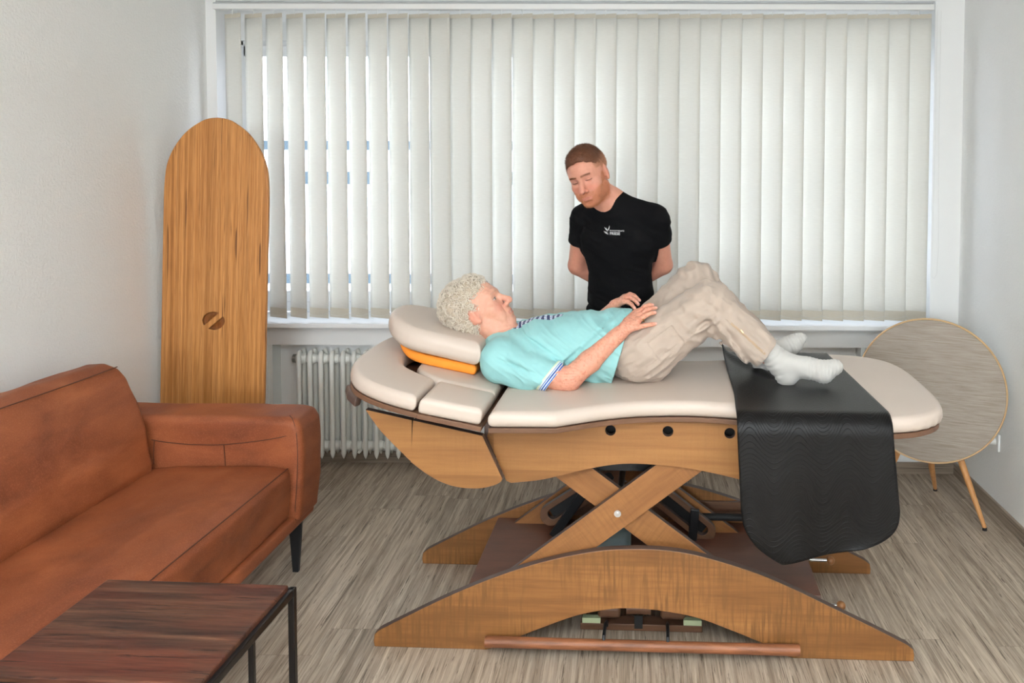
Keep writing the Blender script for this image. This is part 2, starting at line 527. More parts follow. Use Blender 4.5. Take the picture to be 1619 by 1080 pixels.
def struct(name, o): o.name = name; o['kind'] = 'structure'; return o
def sbox(name, boxes, mat, bev=0.0):
    bm = bmesh.new()
    for lo, hi in boxes: add_box(bm, lo, hi, bev)
    o = bm_obj(name, bm, mat); o['kind'] = 'structure'; return o

sbox('floor', [((WL - .1, NEAR - .1, -.06), (WR + .1, NB + .1, 0))], MF)
sbox('ceiling', [((WL - .1, NEAR - .1, CEIL), (WR + .1, WN + .2, CEIL + .08))], MCEIL)
sbox('wall_left', [((WL - .12, NEAR, 0), (WL, WB + .2, CEIL))], MW)
sbox('wall_right', [((WR, NEAR, 0), (WR + .12, WB + .2, CEIL))], MW)
sbox('wall_front', [((WL - .1, NEAR - .12, 0), (WR + .1, NEAR, CEIL))], MW)
# back wall around the window opening (x -2.24..1.60, z .80..2.56) and the radiator niche (x -2.0..1.266, z 0...69)
sbox('wall_back', [((WL, WB, 0), (-2.0, WB + .35, .80)), ((1.266, WB, 0), (WR + .1, WB + .35, .80)),
                   ((-2.0, WB, .688), (1.266, WB + .35, .80)), ((-2.0, NB, 0), (1.266, NB + .12, .70)),
                   ((1.605, WB, .80), (WR + .1, WB + .35, CEIL)), ((WL - .1, WB, .80), (-2.245, WB + .35, CEIL)),
                   ((-2.245, WB, 2.55), (1.605, WB + .35, CEIL)), ((-2.245, WN, 2.37), (1.605, WB + .35, 2.55))], MWS)
sbox('trim_1', [((1.715, NEAR, 2.575), (WR, WB, CEIL))], MWS)                      # boxed edge along the right wall under the ceiling
sill = sbox('trim_2', [((-2.245, 4.50, .800), (1.62, WN, .824))], MPVC, .004)       # window sill board
sbox('trim_3', [((-2.05, 4.575, .778), (1.61, 4.60, .800))], MPVC, .002)
MBASE = wood('baseboard_washed_oak', srgb(176, 160, 143), srgb(110, 96, 82), 0, 60, 2.5, streak=srgb(84, 70, 58))
MBASEY = wood('baseboard_washed_oak_side', srgb(176, 160, 143), srgb(110, 96, 82), 1, 60, 2.5, streak=srgb(84, 70, 58))
sbox('baseboard_back', [((1.266, WB - .015, 0), (WR, WB, .062)), ((WL, WB - .015, 0), (-2.0, WB, .062)), ((-2.0, NB - .015, 0), (1.266, NB, .062))], MBASE)
sbox('baseboard_right', [((WR - .015, NEAR, 0), (WR, WB - .015, .062))], MBASEY)
sbox('baseboard_left', [((WL, NEAR, 0), (WL + .015, WB - .015, .062))], MBASEY)
sbox('wall_niche', [((-1.999, WB + .01, 0), (-1.972, NB, .687)), ((1.24, WB + .01, 0), (1.265, NB, .687))], MNICHE)

# window frame with three casements and their panes
wf = bpy.data.objects.new('window_1', None); COL.objects.link(wf); wf.location = (-.3, WN, 1.6); wf['kind'] = 'structure'
bm = bmesh.new()
x0, x1, z0, z1 = -2.245, 1.605, .824, 2.37
def fr(a, b): add_box(bm, (a[0] + .3, a[1] - WN, a[2] - 1.6), (b[0] + .3, b[1] - WN, b[2] - 1.6), .004)
fr((x0, 4.85, z0), (x1, 4.92, z0 + .06)); fr((x0, 4.85, z1 - .03), (x1, 4.92, z1))
mull = [x0, -1.06, .17, x1]
for i, mx in enumerate(mull): fr((mx - .035, 4.85, z0), (mx + .035, 4.92, z1))
f_ = bm_obj('window_frame', bm, MPVC, wf)
for i in range(3):
    bm = bmesh.new(); a, b = mull[i] + .035, mull[i + 1] - .035
    for lo, hi in [((a, 4.84, z0 + .06), (b, 4.89, z0 + .12)), ((a, 4.84, z1 - .09), (b, 4.89, z1 - .03)),
                   ((a, 4.84, z0 + .06), (a + .06, 4.89, z1 - .03)), ((b - .06, 4.84, z0 + .06), (b, 4.89, z1 - .03))]: fr(lo, hi)
    bm_obj('casement', bm, MPVC, wf)
gg = G('window_glass'); nt = gg.nt
tr = gg.n('ShaderNodeBsdfTransparent', None, {'Color': (.97, .985, .98, 1)}); gl = gg.n('ShaderNodeBsdfGlossy', None, {'Roughness': .02})
fz = gg.n('ShaderNodeFresnel', None, {'IOR': 1.35})
mx_ = gg.n('ShaderNodeMixShader', None, {0: fz, 1: tr, 2: gl}); nt.links.new(mx_, gg.out.inputs['Surface'])
for i in range(3):
    a, b = mull[i] + .095, mull[i + 1] - .095
    box('pane', (a + .3, .018, z0 + .12 - 1.6), (b + .3, .022, z1 - .09 - 1.6), gg.m, wf)

# ------------------------------------------------------------------ outside: the house across the street
bld = empty('building', (-2.0, 15, -4), 0, 'pale building across the street, seen in slivers between the blind slats', 'building')
MB1 = plain('facade_render', srgb(238, 228, 226), .9, .02); MB2 = plain('facade_band', srgb(44, 58, 66), .6, .05); MB3 = plain('facade_glass', srgb(176, 186, 192), .15, .1)
box('wall', (-7, 0, 0), (14, .4, 12), MB1, bld)
for k in range(4):
    zz = 1.1 + k * 2.35
    box('cornice', (-7, -.12, zz), (14, 0, zz + .16), MB2, bld)
    for j in range(8):
        xx = -6.2 + j * 2.5
        w = box('window', (xx, -.05, zz + .55), (xx + 1.2, 0, zz + 1.75), MB1, bld, .01)
        box('pane', (xx + .07, -.06, zz + .62), (xx + 1.13, -.05, zz + 1.68), MB3, w)
        box('shutter_box', (xx - .05, -.1, zz + 1.75), (xx + 1.25, 0, zz + 1.97), MB2, w)
tube('drainpipe', [(-3.9, -.1, 0), (-3.9, -.1, 11.5)], .08, MB2, bld)

# ------------------------------------------------------------------ vertical blind
bl = empty('vertical_blind', (-.33, 4.56, 2.5), 0, 'cream vertical slat blind hanging across the whole window', 'blind')
MRAIL = plain('blind_rail', srgb(232, 232, 230), .35, .01)
def bx(name, lo, hi, mat, bev=0.0, parent=bl):
    return box(name, [a - b for a, b in zip(lo, (-.33, 4.56, 2.5))], [a - b for a, b in zip(hi, (-.33, 4.56, 2.5))], mat, parent, bev)
bx('headrail', (-2.231, 4.535, 2.495), (1.578, 4.598, 2.526), MRAIL, .004)
bx('rail_lip', (-2.225, 4.531, 2.5235), (1.57, 4.545, 2.529), plain('rail_lip_grey', srgb(170, 170, 170), .4))  # plain grey strip along the top front edge of the rail
def m_slat():
    g = G('blind_fabric'); co = g.co()
    thr = g.noise(g.scl(co, (30, 30, 900)), 1.0, 3, .6)
    blot = g.noise(g.scl(co, (4, 4, 1.2)), 1.0, 2)
    c = g.mix(g.ramp(thr, [(.35, 0.0), (.7, 1.0)]), srgb(236, 234, 226), srgb(248, 247, 241))
    d = g.n('ShaderNodeBsdfDiffuse', None, {'Color': c})
    t = g.n('ShaderNodeBsdfTranslucent', None, {'Color': g.mix(blot, srgb(222, 222, 220), srgb(232, 231, 227))})
    f = g.n('ShaderNodeMixShader', None, {0: .36, 1: d, 2: t})
    g.nt.links.new(f, g.out.inputs['Surface']); return g.m
def m_hem():
    g = G('blind_fabric_hem'); co = g.co()
    w = g.noise(g.scl(co, (60, 60, 260)), 1.0, 3)
    c = g.mix(w, srgb(222, 215, 200), srgb(238, 232, 220))
    d = g.n('ShaderNodeBsdfDiffuse', None, {'Color': c}); t = g.n('ShaderNodeBsdfTranslucent', None, {'Color': srgb(222, 216, 202)})
    f = g.n('ShaderNodeMixShader', None, {0: .36, 1: d, 2: t}); g.nt.links.new(f, g.out.inputs['Surface']); return g.m
MS, MH = m_slat(), m_hem()
NS = 34; rs = random.Random(3)
SLAT_END = [(-2.135 + i * (3.64 / (NS - 1))) for i in range(NS)]
ztop, zbot = 2.474, .846
slats = []
for i, sx in enumerate(SLAT_END):
    th = 21 + rs.uniform(-1.5, 1.5)
    th = {0: 27, 1: 24, 2: 27, 3: 27, 4: 21, 5: 21, 6: 27, 7: 23, 8: 22, 9: 21, 10: 20, 11: 19, 12: 19, 13: 25, 14: 23, 15: 21, 16: 24}.get(i, th)
    tw = rs.uniform(-1.5, 1.5)
    bm = bmesh.new(); nz, nx = 14, 6; Wd = .127
    grid = []
    for a in range(nz + 1):
        z = ztop + (zbot - ztop) * (a / nz); ang = radians(-(th + tw * a / nz)); row = []
        for b in range(nx + 1):
            u = (b / nx - .5) * Wd; cv = .0022 * cos(pi * u / Wd) * 1.0
            row.append(bm.verts.new((cos(ang) * u - sin(ang) * cv, sin(ang) * u + cos(ang) * cv, z - 2.5)))
        grid.append(row)
    for a in range(nz):
        for b in range(nx):
            f = bm.faces.new((grid[a][b], grid[a][b + 1], grid[a + 1][b + 1], grid[a + 1][b])); f.smooth = True
    o = bm_obj('slat', bm, MS, bl, True); o.location = (sx + .33, 0, 0)
    sm = o.modifiers.new('solid', 'SOLIDIFY'); sm.thickness = .0005
    # stiffened hem with the weight inside, and the hook at the top
    bm = bmesh.new(); ang = radians(-(th + tw))
    add_box(bm, (-Wd / 2 + .001, -.0011, zbot - 2.5), (Wd / 2 - .001, .0011, zbot - 2.5 + .052), 0, Matrix.Rotation(ang, 4, 'Z'))
    bm_obj('hem', bm, MH, o)
    bm = bmesh.new(); ang = radians(-th)
    add_box(bm, (-Wd / 2 + .001, -.0009, ztop - 2.5 - .022), (Wd / 2 - .001, .0009, ztop - 2.5), 0, Matrix.Rotation(ang, 4, 'Z'))
    bm_obj('top_hanger', bm, MH, o)
    tube('hook', [(0, 0, ztop - 2.5 - .005), (0, 0, .0)], .0022, MRAIL, o, 6)
    slats.append(o)
# bead chain linking the slat bottoms
for s in (0, 1):
    pts = []
    for i, sx in enumerate(SLAT_END):
        a = radians(-27); hx = (.0635 if s else -.0635)
        p = (sx + .33 + cos(a) * hx, sin(a) * hx, zbot - 2.5 + .028)
        if pts:
            q = pts[-1]
            for k in range(1, 4): pts.append((q[0] + (p[0] - q[0]) * k / 4, p[1], p[2] - .012 * sin(pi * k / 4)))
        pts.append(p)
    tube('bottom_chain', pts, .0008, MRAIL, bl, 5)
tube('control_cord', [(1.945, -.02, -.01), (1.945, -.02, -.7), (1.955, -.02, -1.25), (1.948, -.02, -1.40), (1.935, -.02, -1.425), (1.915, -.02, -1.41)], .0013, MRAIL, bl, 6)
tube('control_cord', [(1.925, -.02, -.01), (1.925, -.02, -.8), (1.922, -.02, -1.3), (1.915, -.02, -1.41)], .0013, MRAIL, bl, 6)

# ------------------------------------------------------------------ radiator in the niche
MRD = plain('radiator_enamel', srgb(240, 240, 234), .35, .02, 20)
rad = empty('radiator', (-1.83, 4.655, 0), 0, 'cream painted column radiator in the niche under the window sill', 'radiator')
p0 = None
for i in range(20):
    bm = bmesh.new()
    for yy in (-.035, .035):
        add_tube(bm, [(0, yy, .052), (0, yy, .066), (0, yy, .085), (0, yy, .60), (0, yy, .625), (0, yy * .7, .642), (0, yy * .4, .648)], [.001, .009, .0145, .0145, .0145, .013, .006], 12)
    bmesh.ops.transform(bm, matrix=Matrix.Diagonal((.9, 1.15, 1, 1)), verts=bm.verts)
    for zz in (.115, .60):
        add_tube(bm, [(-.0303, 0, zz), (-.018, 0, zz), (0, 0, zz), (.018, 0, zz), (.0303, 0, zz)], [.021, .026, .031, .026, .021], 14)
    bmesh.ops.recalc_face_normals(bm, faces=bm.faces)
    if i == 0:
        p0 = bm_obj('column_section', bm, MRD, rad, True); o = p0
    else:
        bm.free(); o = p0.copy(); COL.objects.link(o)
    o.location = (.0605 * i, 0, 0)
tube('end_plug', [(-.045, 0, .60), (-.028, 0, .60)], .024, plain('plug_iron', srgb(150, 150, 145), .4, .1, metal=.5), rad)
tube('end_plug', [(-.045, 0, .115), (-.028, 0, .115)], .024, MRD, rad)
box('wall_bracket', (.2, .03, .50), (.225, .062, .52), MRD, rad, .003); box('wall_bracket', (.93, .03, .50), (.955, .062, .52), MRD, rad, .003)
tube('drain_valve', [(.335, -.07, .10), (.335, -.03, .10)], .008, MRD, rad)

# ------------------------------------------------------------------ wall socket with a plug, right wall
sk = empty('plug_socket', (WR, 4.084, .355), 0, 'small white socket with a plug low on the right wall behind the round speaker', 'socket')
MSK = plain('socket_plastic', srgb(238, 238, 236), .35, .01)
box('plate', (-.011, -.042, -.042), (0, .042, .042), MSK, sk, .004)
tube('plug', [(-.011, 0, 0), (-.04, 0, 0), (-.046, 0, -.004)], [.019, .017, .012], MSK, sk)
# ------------------------------------------------------------------ treatment table
TA = radians(1.85); TO = (.03, 2.886, 0.0)
Tt = lambda u, v, z=0: (TO[0] + u * cos(TA) + v * sin(TA), TO[1] - u * sin(TA) + v * cos(TA), z)
MMAP = wood('stained_maple', srgb(154, 106, 60), srgb(106, 67, 36), 0, 22, 1.8, (.25, .7), .95, (.46, .155, 2), .4)
MMAP2 = wood('stained_maple_apron', srgb(164, 116, 68), srgb(124, 82, 46), 0, 20, 1.5, (.2, .7), .1, (3.0, .21, 2), .4)
MARM = wood('stained_maple_arm', srgb(156, 106, 62), srgb(112, 70, 38), 0, 16, 3, (.2, .7), .35, None, .4)
MEDGE = plain('dark_plywood_edge', srgb(84, 66, 58), .5, .12, 60)
MPLY = wood('walnut_plywood', srgb(122, 86, 62), srgb(70, 48, 38), 0, 18, 2.2, (.3, .7), 0, None, .42, .3)
_l = MPLY  # visible plies on the board edges
MPLYE = None
def m_plies():
    g = G('plywood_layers'); co = g.co(); z = g.sep(co, 2)
    l = g.math('FRACT', g.math('MULTIPLY', z, 230.0))
    n = g.noise(g.scl(co, (4, 4, 60)), 1.0, 4)
    c = g.mix(g.math('MULTIPLY', l, .8), srgb(128, 92, 68), srgb(78, 54, 42))
    c = g.mix(.5, c, g.ramp(n, [(.3, (.6, .6, .6, 1)), (.7, (1.2, 1.2, 1.2, 1))]), 'MULTIPLY')
    return g.done(c, .45, spec=.35)
MPLYE = m_plies()
MPLATE = wood('dark_red_base_board', srgb(116, 72, 52), srgb(72, 44, 34), 0, 9, 3, (.2, .75), 0, None, .38)
def m_vinyl():
    g = G('cream_vinyl'); co = g.co()
    n = g.noise(co, 3.5, 3); n2 = g.noise(co, 650, 2, .5)
    c = g.mix(n, srgb(194, 178, 165), srgb(202, 187, 175))
    return g.done(c, .42, g.bump(n2, .12, .0004), spec=.4)
MV = m_vinyl()
MBLK = plain('black_steel', srgb(28, 29, 31), .4, .1, 40, metal=.4)
MBLKP = plain('black_slot', srgb(14, 13, 13), .7, .05)
MCHR = plain('chrome', srgb(215, 215, 215), .15, .02, metal=1.0)
tt = empty('treatment_table', TO, -TA, 'wooden treatment table with cream padding and crossed scissor legs', 'treatment table')

RUN = [(-.934, 0), (-.938, .02), (-.934, .045), (-.916, .061)] + catmull([(-.916, .061), (-.78, .133), (-.646, .2), (-.49, .267), (-.335, .32), (-.159, .36), (-.028, .371), (.102, .368), (.233, .345), (.406, .293), (.536, .239), (.644, .188), (.795, .117), (.914, .058)], 4)[1:] + \
      [(.934, .042), (.938, .02), (.936, 0), (.531, 0), (.51, .004), (.487, .018)] + catmull([(.487, .018), (.411, .053), (.3, .097), (.191, .134), (.082, .153), (-.006, .16), (-.093, .157), (-.214, .132), (-.336, .086), (-.42, .05), (-.5, .016)], 4)[1:] + [(-.525, .003), (-.54, 0)]
panel('side_runner', RUN, 0, .032, (MMAP, MEDGE), tt)
panel('side_runner', RUN, .61, .642, (MMAP, MEDGE), tt)
panel('base_board', [(-.612, .033), (.626, .033), (.626, .609), (-.612, .609)], .185, .207, (MPLATE, MEDGE), tt, plane='xy')
tube('foot_bar', [(-.535, -.03, .047), (.543, -.03, .047)], .0185, wood('foot_bar_wood', srgb(160, 102, 68), srgb(96, 58, 38), 0, 40, 6, (.3, .7)), tt, 18)
for ux in (-.125, .095):
    tube('foot_bar_hook', [(ux, -.03, .06), (ux, -.028, .075), (ux, .05, .075), (ux, .13, .04), (ux, .139, .02)], .006, MBLK, tt, 8)
bm = bmesh.new()
add_box(bm, (-.222, .14, .002), (.222, .20, .026), .002)
o = bm_obj('pedal_board', bm, MPLY, tt)
MFELT = plain('pale_green_felt', srgb(178, 188, 150), .9, .05)
for a in (-.215, .153): box('felt_pad', (a, .142, .026), (a + .066, .165, .045), MFELT, tt)
for a, b in ((-.16, -.075), (.07, .16)):
    F = Field((a - .02, .13, .03), (b + .02, .25, .12), .003); F.rbox((a, .145, .040), (b, .235, .085), .014)
    F.obj('pedal_block', MPLY, tt)
tube('pedal_roller', [(-.055, .18, .068), (.035, .18, .068)], .024, MPLY, tt, 16)
box('pedal_strap', (-.025, .137, .012), (.005, .141, .06), MBLKP, tt)

# scissor lift: two crossed pairs joined by a pivot shaft
def arm(p, q, w, y0, y1, mat=MARM):
    (ax, az), (bx_, bz) = p, q; L = sqrt((bx_ - ax) ** 2 + (bz - az) ** 2); an = atan2(bz - az, bx_ - ax)
    h = w / 2
    prof = [(0, -h), (L, -h), (L + .0, h), (0, h)]
    o = panel('scissor_arm', prof, 0, y1 - y0, (mat, MEDGE), tt, bev=.002)
    o.location = (ax, y0, az); o.rotation_euler = (0, -an, 0)
    return o
SL = radians(37)
for (ya, yb) in ((.042, .088), (.556, .51)):
    A1 = (-.55, .125); A2 = (.20, .695)
    arm((A1[0], A1[1]), (A2[0], A2[1]), .112, min(ya, ya + .028), ya + .028)
    arm((.42, .115), (-.335, .672), .105, yb, yb + .028)
tube('pivot_shaft', [(-.082, .05, .478), (-.082, .58, .478)], .012, MBLK, tt)
tube('pivot_bolt', [(-.082, .0405, .478), (-.082, .0365, .478)], .0125, MCHR, tt, 20)
tube('pivot_bolt', [(-.082, .0365, .478), (-.082, .033, .478)], .005, MCHR, tt, 6)
# lift mechanism behind: slotted guide arms, steel struts, motor
def slotted(p, q, w, y):
    (ax, az), (bx_, bz) = p, q; L = sqrt((bx_ - ax) ** 2 + (bz - az) ** 2); an = atan2(bz - az, bx_ - ax); h = w / 2
    def cap(r, e=0): return [(L + e + r * cos(t), r * sin(t)) for t in np.linspace(-pi / 2, pi / 2, 9)] + [(-e + r * cos(t), r * sin(t)) for t in np.linspace(pi / 2, 3 * pi / 2, 9)]
    o = panel('guide_arm', cap(h), 0, .03, (MPLY, MEDGE), tt, holes=[cap(h * .5, -.012)], bev=.002)
    o.location = (ax, y, az); o.rotation_euler = (0, -an, 0)
    s = box('slot_lining', (0, .026, -h * .55), (L, .0295, h * .55), MBLKP, o)
slotted((-.375, .275), (-.13, .44), .085, .48)
slotted((.245, .235), (0.01, .42), .085, .45)
for a, b in (((-.36, .21), (-.22, .41)), ((.195, .207), (.205, .33))):
    bm = bmesh.new(); d = Vector((b[0] - a[0], 0, b[1] - a[1])); L = d.length
    add_box(bm, (-.017, 0, 0), (.017, .02, L), .002)
    o = bm_obj('steel_strut', bm, MBLK, tt); o.location = (a[0], .43, a[1]); o.rotation_euler = (0, atan2(d.x, d.z), 0)
F = Field((-.22, .2, .19), (0, .42, .34), .004); F.rbox((-.19, .24, .208), (-.045, .38, .315), .02)
F.obj('lift_motor', plain('grey_blue_housing', srgb(140, 158, 160), .5, .05, 15), tt)
box('cross_beam', (-.42, .59, .23), (.5, .607, .30), MPLY, tt, .002)
box('cross_beam', (.10, .575, .225), (.42, .59, .262), MPLY, tt, .002)
tube('lift_piston', [(.15, .5, .275), (.4, .5, .275)], .014, MBLKP, tt)
box('lift_frame', (-.30, .12, .60), (.30, .50, .63), MBLK, tt)
for s in (-.26, .18): box('frame_rail', (s, .05, .655), (s + .05, .56, .69), MPLY, tt)
# brake levers with wooden balls at the foot end
for v, xe in ((.065, .700), (.40, .73)):
    l = tube('lever', [(xe - .10, v, .175), (xe - .085, v, .160), (xe - .075, v, .156), (xe - .01, v, .155)], .006, MCHR, tt)
    F = Field((xe - .04, v - .04, .11), (xe + .05, v + .04, .20), .003); F.ell((xe, v, .155), (.0165, .0165, .0165), 0)
    F.obj('lever_knob', MARM, l)

# side aprons with round holes
apr = [(-.52, .80), (-.54, .747), (-.479, .609), (-.472, .59)] + catmull([(-.455, .583), (-.339, .598), (-.184, .638), (-.063, .658), (.057, .656), (.189, .642), (.346, .609), (.5, .566), (.62, .545), (.72, .58), (.80, .68)], 5) + [(.84, .80), (.84, .815), (-.52, .815)]
def circ(x, z, r, n=24): return [(x + r * cos(2 * pi * k / n), z + r * sin(2 * pi * k / n)) for k in range(n)]
hol = [circ(-.107, .775, .0185), circ(.092, .775, .0185), circ(.305, .772, .0185), circ(.515, .77, .0185)]
panel('side_apron', apr, .03, .055, (MMAP2, MEDGE), tt, hol)
panel('side_apron', apr, .60, .625, (MMAP2, MEDGE), tt, hol)
box('hole_shade', (-.434, .10, .735), (.718, .12, .805), MBLKP, tt); box('hole_shade', (-.434, .535, .735), (.718, .555, .805), MBLKP, tt)  # black strips added behind the apron holes, standing in for the shade inside
box('inner_crosspiece', (-.46, .055, .60), (-.435, .60, .80), MPLY, tt); box('inner_crosspiece', (.72, .055, .64), (.745, .60, .80), MPLY, tt)

# main bed: plywood board with waist, cream pad above
frontline = [(-.50, -.150), (-.275, -.142), (-.20, -.098), (-.12, -.055), (-.02, -.018), (.10, .0), (.21, .0), (.33, -.022), (.48, -.07), (.62, -.12), (.76, -.148), (.876, -.13), (.95, -.09), (1.0, -.035), (1.028, .04), (1.042, .14), (1.046, .305)]
def mirror(l, c=.305): return [(u, 2 * c - v) for u, v in reversed(l)]
bed = frontline[:1] + frontline[1:2] + catmull(frontline[1:], 4)[1:]
bed = bed + mirror(bed)[1:]
panel('bed_board', [(u * .993 - .002, .305 + (v - .305) * .985) for u, v in bed], .815, .832, (MPLY, MPLYE), tt, plane='xy', bev=.002)
def crown(a, w): return lambda x, y, d: a * (1 - np.exp(np.minimum(d, 0) / w))
F = Field((-.56, -.2, .80), (1.1, .82, .93), .0045)
F.prism(bed, .832, .884, .024, crown=crown(.006, .05))
def crk(P):   # stretch wrinkles tucked under the rounded foot end
    u, v, z = P.T; ed = np.exp(-((z - .845) / .014) ** 2) * np.clip((u - .84) / .1, 0, 1)
    return ed * .0022 * np.sin(np.arctan2(v - .305, u - .7) * 75 + 2 * vnoise(P, 20))
F.displace(crk)
F.obj('bed_pad', MV, tt, smooth=1)

# raised head end in the tilted plane: s runs towards the head, n is height above the plane
HT = radians(11.5)
def hx(s, v, n): return (-.52 - s * cos(HT) + n * sin(HT), v, .815 + s * sin(HT) + n * cos(HT))
def hxf(q): return hx(q[0], q[1], q[2])
def hxa(P): return np.stack([-.52 - P[:, 0] * cos(HT) + P[:, 2] * sin(HT), P[:, 1], .815 + P[:, 0] * sin(HT) + P[:, 2] * cos(HT)], 1)
vc = .305
outer1 = [(.232, -.145), (.30, -.137), (.36, -.122), (.42, -.095), (.465, -.06), (.50, -.01), (.525, .05), (.54, .12), (.548, .2), (.55, .305)]
cut1 = [(.232, .088), (.30, .12), (.355, .16), (.38, .20), (.392, .25), (.395, .305)]
o1 = catmull(outer1, 4); c1 = catmull(cut1, 4)
sec1 = o1 + mirror(o1)[1:] + mirror(c1)[::-1][0:0] + [(s, 2 * vc - v) for s, v in c1][:-1] + list(reversed(c1))
sec2 = [(.012, -.135), (.222, -.147), (.222, .080), (.012, .080)]
F = Field((.2, -.19, .0), (.6, .8, .1), .004); F.prism(sec1, .017, .072, .022, crown=crown(.003, .03))
F.obj('head_pad', MV, tt, xf=hxa, smooth=1)
for sgn in (0, 1):
    pl = sec2 if not sgn else [(s, 2 * vc - v) for s, v in sec2][::-1]
    lo = min(p[1] for p in pl); hi = max(p[1] for p in pl)
    F = Field((-.03, lo - .04, .0), (.27, hi + .04, .1), .004); F.prism(pl, .017, .072, .018, crown=crown(.004, .03))
    F.obj('shoulder_pad', MV, tt, xf=hxa, smooth=1)
cen = [(.012, .088), (.225, .092), (.27, .11), (.31, .15), (.33, .2), (.338, .305)]
cen = cen + mirror(cen)[1:]
F = Field((-.03, .05, .0), (.38, .56, .1), .004); F.prism(cen, .017, .070, .018, crown=crown(.003, .03))
F.obj('neck_pad', MV, tt, xf=hxa, smooth=1)
b1 = [(.226, -.14)] + catmull([(s, v + .006) for s, v in outer1], 3) ; b1 = b1 + mirror(b1)[1:]
panel('head_board', [(s - .004, v) for s, v in b1], 0, .017, (MPLY, MPLYE), tt, plane='xy', bev=.002, xf=hxf)
panel('shoulder_board', [(.006, -.136), (.222, -.143), (.222, .753), (.006, .746)], 0, .017, (MPLY, MPLYE), tt, plane='xy', bev=.002, xf=hxf)
F = Field((.38, -.16, -.06), (.55, .10, .03), .004)
F.prism([(.452, -.075), (.50, -.02), (.53, .045), (.505, .055), (.46, .0), (.44, -.05)], -.035, .002, .012); F.obj('end_grip', MEDGE, tt, xf=hxa)
hp = [(-.786, .817 - .002)] + [(-.948, .852)] + catmull([(-.948, .852), (-.905, .79), (-.864, .745), (-.794, .676)], 4)[1:]
panel('head_side_panel', hp[1:] + [(-.7885, .676), (-.786, .818)], -.028, 0.0, (MMAP2, MEDGE), tt, bev=.0015)
hp2 = catmull([(-.792, .672), (-.732, .628), (-.677, .600), (-.621, .586), (-.555, .584), (-.50, .597), (-.478, .610)], 5) + [(-.474, .620), (-.543, .768), (-.783, .8175)]
panel('shoulder_side_panel', hp2, -.028, 0.0, (MMAP2, MEDGE), tt, bev=.0015)
panel('head_side_panel', hp[1:] + [(-.7885, .676), (-.786, .818)], .61, .638, (MMAP2, MEDGE), tt, bev=.0015)
panel('shoulder_side_panel', hp2, .61, .638, (MMAP2, MEDGE), tt, bev=.0015)
box('hinge_beam', (-.548, .03, .66), (-.515, .60, .80), MEDGE, tt)
box('head_crosspiece', (-.74, .0, .70), (-.715, .61, .79), MPLY, tt)

# ------------------------------------------------------------------ orange wedge and cream head cushion (both rest on the head end)
def to_head(o):
    return o
MOR = plain('orange_fabric', srgb(235, 140, 40), .8, .05, 30, .3, 500)
Xh = lambda P: hxa(P)
pil_base = hx(.30, .40, .075)
def dshape(s0, s1, v0, v1, n=20, pw=2.3):
    vm, h = (v0 + v1) / 2, (v1 - v0) / 2
    a = s1 - h * .95
    pts = [(s0, v0), (a, v0)]
    for k in range(1, n):
        t = -pi / 2 + pi * k / n
        pts.append((a + (s1 - a) * abs(cos(t)) ** (2 / pw), vm + h * np.sign(sin(t)) * abs(sin(t)) ** (2 / pw)))
    return pts + [(a, v1), (s0, v1)]
wd = bpy.data.objects.new('tmp', None)
F = Field((.06, .17, .04), (.52, .64, .19), .004)
F.prism(dshape(.118, .462, .215, .605), .072, .109, .014)
def bend(P): return -np.clip(P[:, 0] - .36, 0, 1) ** 2 * 3.2 + .011 * np.exp(-((P[:, 0] - .24) / .03) ** 2 - ((P[:, 1] - .215) / .05) ** 2)
def bend_xf(P):
    Q = P.copy(); Q[:, 2] += np.clip(P[:, 0] - .35, 0, 1) ** 2 * 3.6
    return hxa(Q)
# world placement: bake table rotation by giving the object the table's rotation
def on_table(name, field, mats, origin, label, cat, xf, group=None, smooth=1, **kw):
    o = field.obj(name, mats, None, origin, xf=xf, smooth=smooth, **kw)
    o.location = Tt(*origin); o.rotation_euler = (0, 0, -TA); tag(o, label, cat, group); return o
ow = on_table('wedge_cushion', F, MOR, pil_base, 'flat orange wedge cushion between the head cushion and the table pads', 'cushion', bend_xf)
F = Field((.04, .14, .06), (.58, .68, .26), .004)
F.prism(dshape(.108, .515, .195, .63), .113, .197, .036, crown=crown(.012, .08))
F.ell((.27, .40, .285), (.10, .13, .065), .05, '-')                               # dent where the head rests
def bend2(P):
    Q = P.copy(); Q[:, 2] += np.clip(P[:, 0] - .35, 0, 1) ** 2 * 1.1 - np.clip(.3 - P[:, 0], 0, 1) * .02
    return hxa(Q)
hc = on_table('head_cushion', F, MV, hx(.30, .40, .12), "plump cream cushion under the woman's head", 'cushion', bend2)

# ------------------------------------------------------------------ black patterned mat over the foot end
def m_mat():
    g = G('black_wave_mat')
    uv = g.n('ShaderNodeUVMap', {'uv_map': 'UVMap'})
    a, t = g.sep(uv, 0), g.sep(uv, 1)     # metres across, metres along
    amp = g.math('MULTIPLY_ADD', g.n('ShaderNodeMath', {'operation': 'SINE'}, {0: g.math('MULTIPLY', t, 2 * pi / .27)}), .014, .036)
    w = g.n('ShaderNodeMath', {'operation': 'SINE'}, {0: g.math('MULTIPLY', a, 2 * pi / .156)})
    ph = g.math('MULTIPLY', w, amp)
    q = g.math('FRACT', g.math('DIVIDE', g.math('ADD', t, ph), .0150))
    ridge = g.ramp(q, [(0, 0.0), (.10, 1.0), (.22, .1), (1, 0.0)], 'EASE')
    fine = g.noise(g.comb(a, t, 0.0), 500, 2)
    h = g.math('ADD', ridge, g.math('MULTIPLY', fine, .15))
    return g.done(srgb(15, 14, 14), .36, g.bump(h, .55, .0020), spec=.22)
MM = m_mat()
prof = []  # (v, z) from the far edge over the pad to the hanging end, with arc length
zt = .895
pv = [(.735, zt - .004)] + [(v, zt) for v in np.linspace(.70, -.105, 30)]
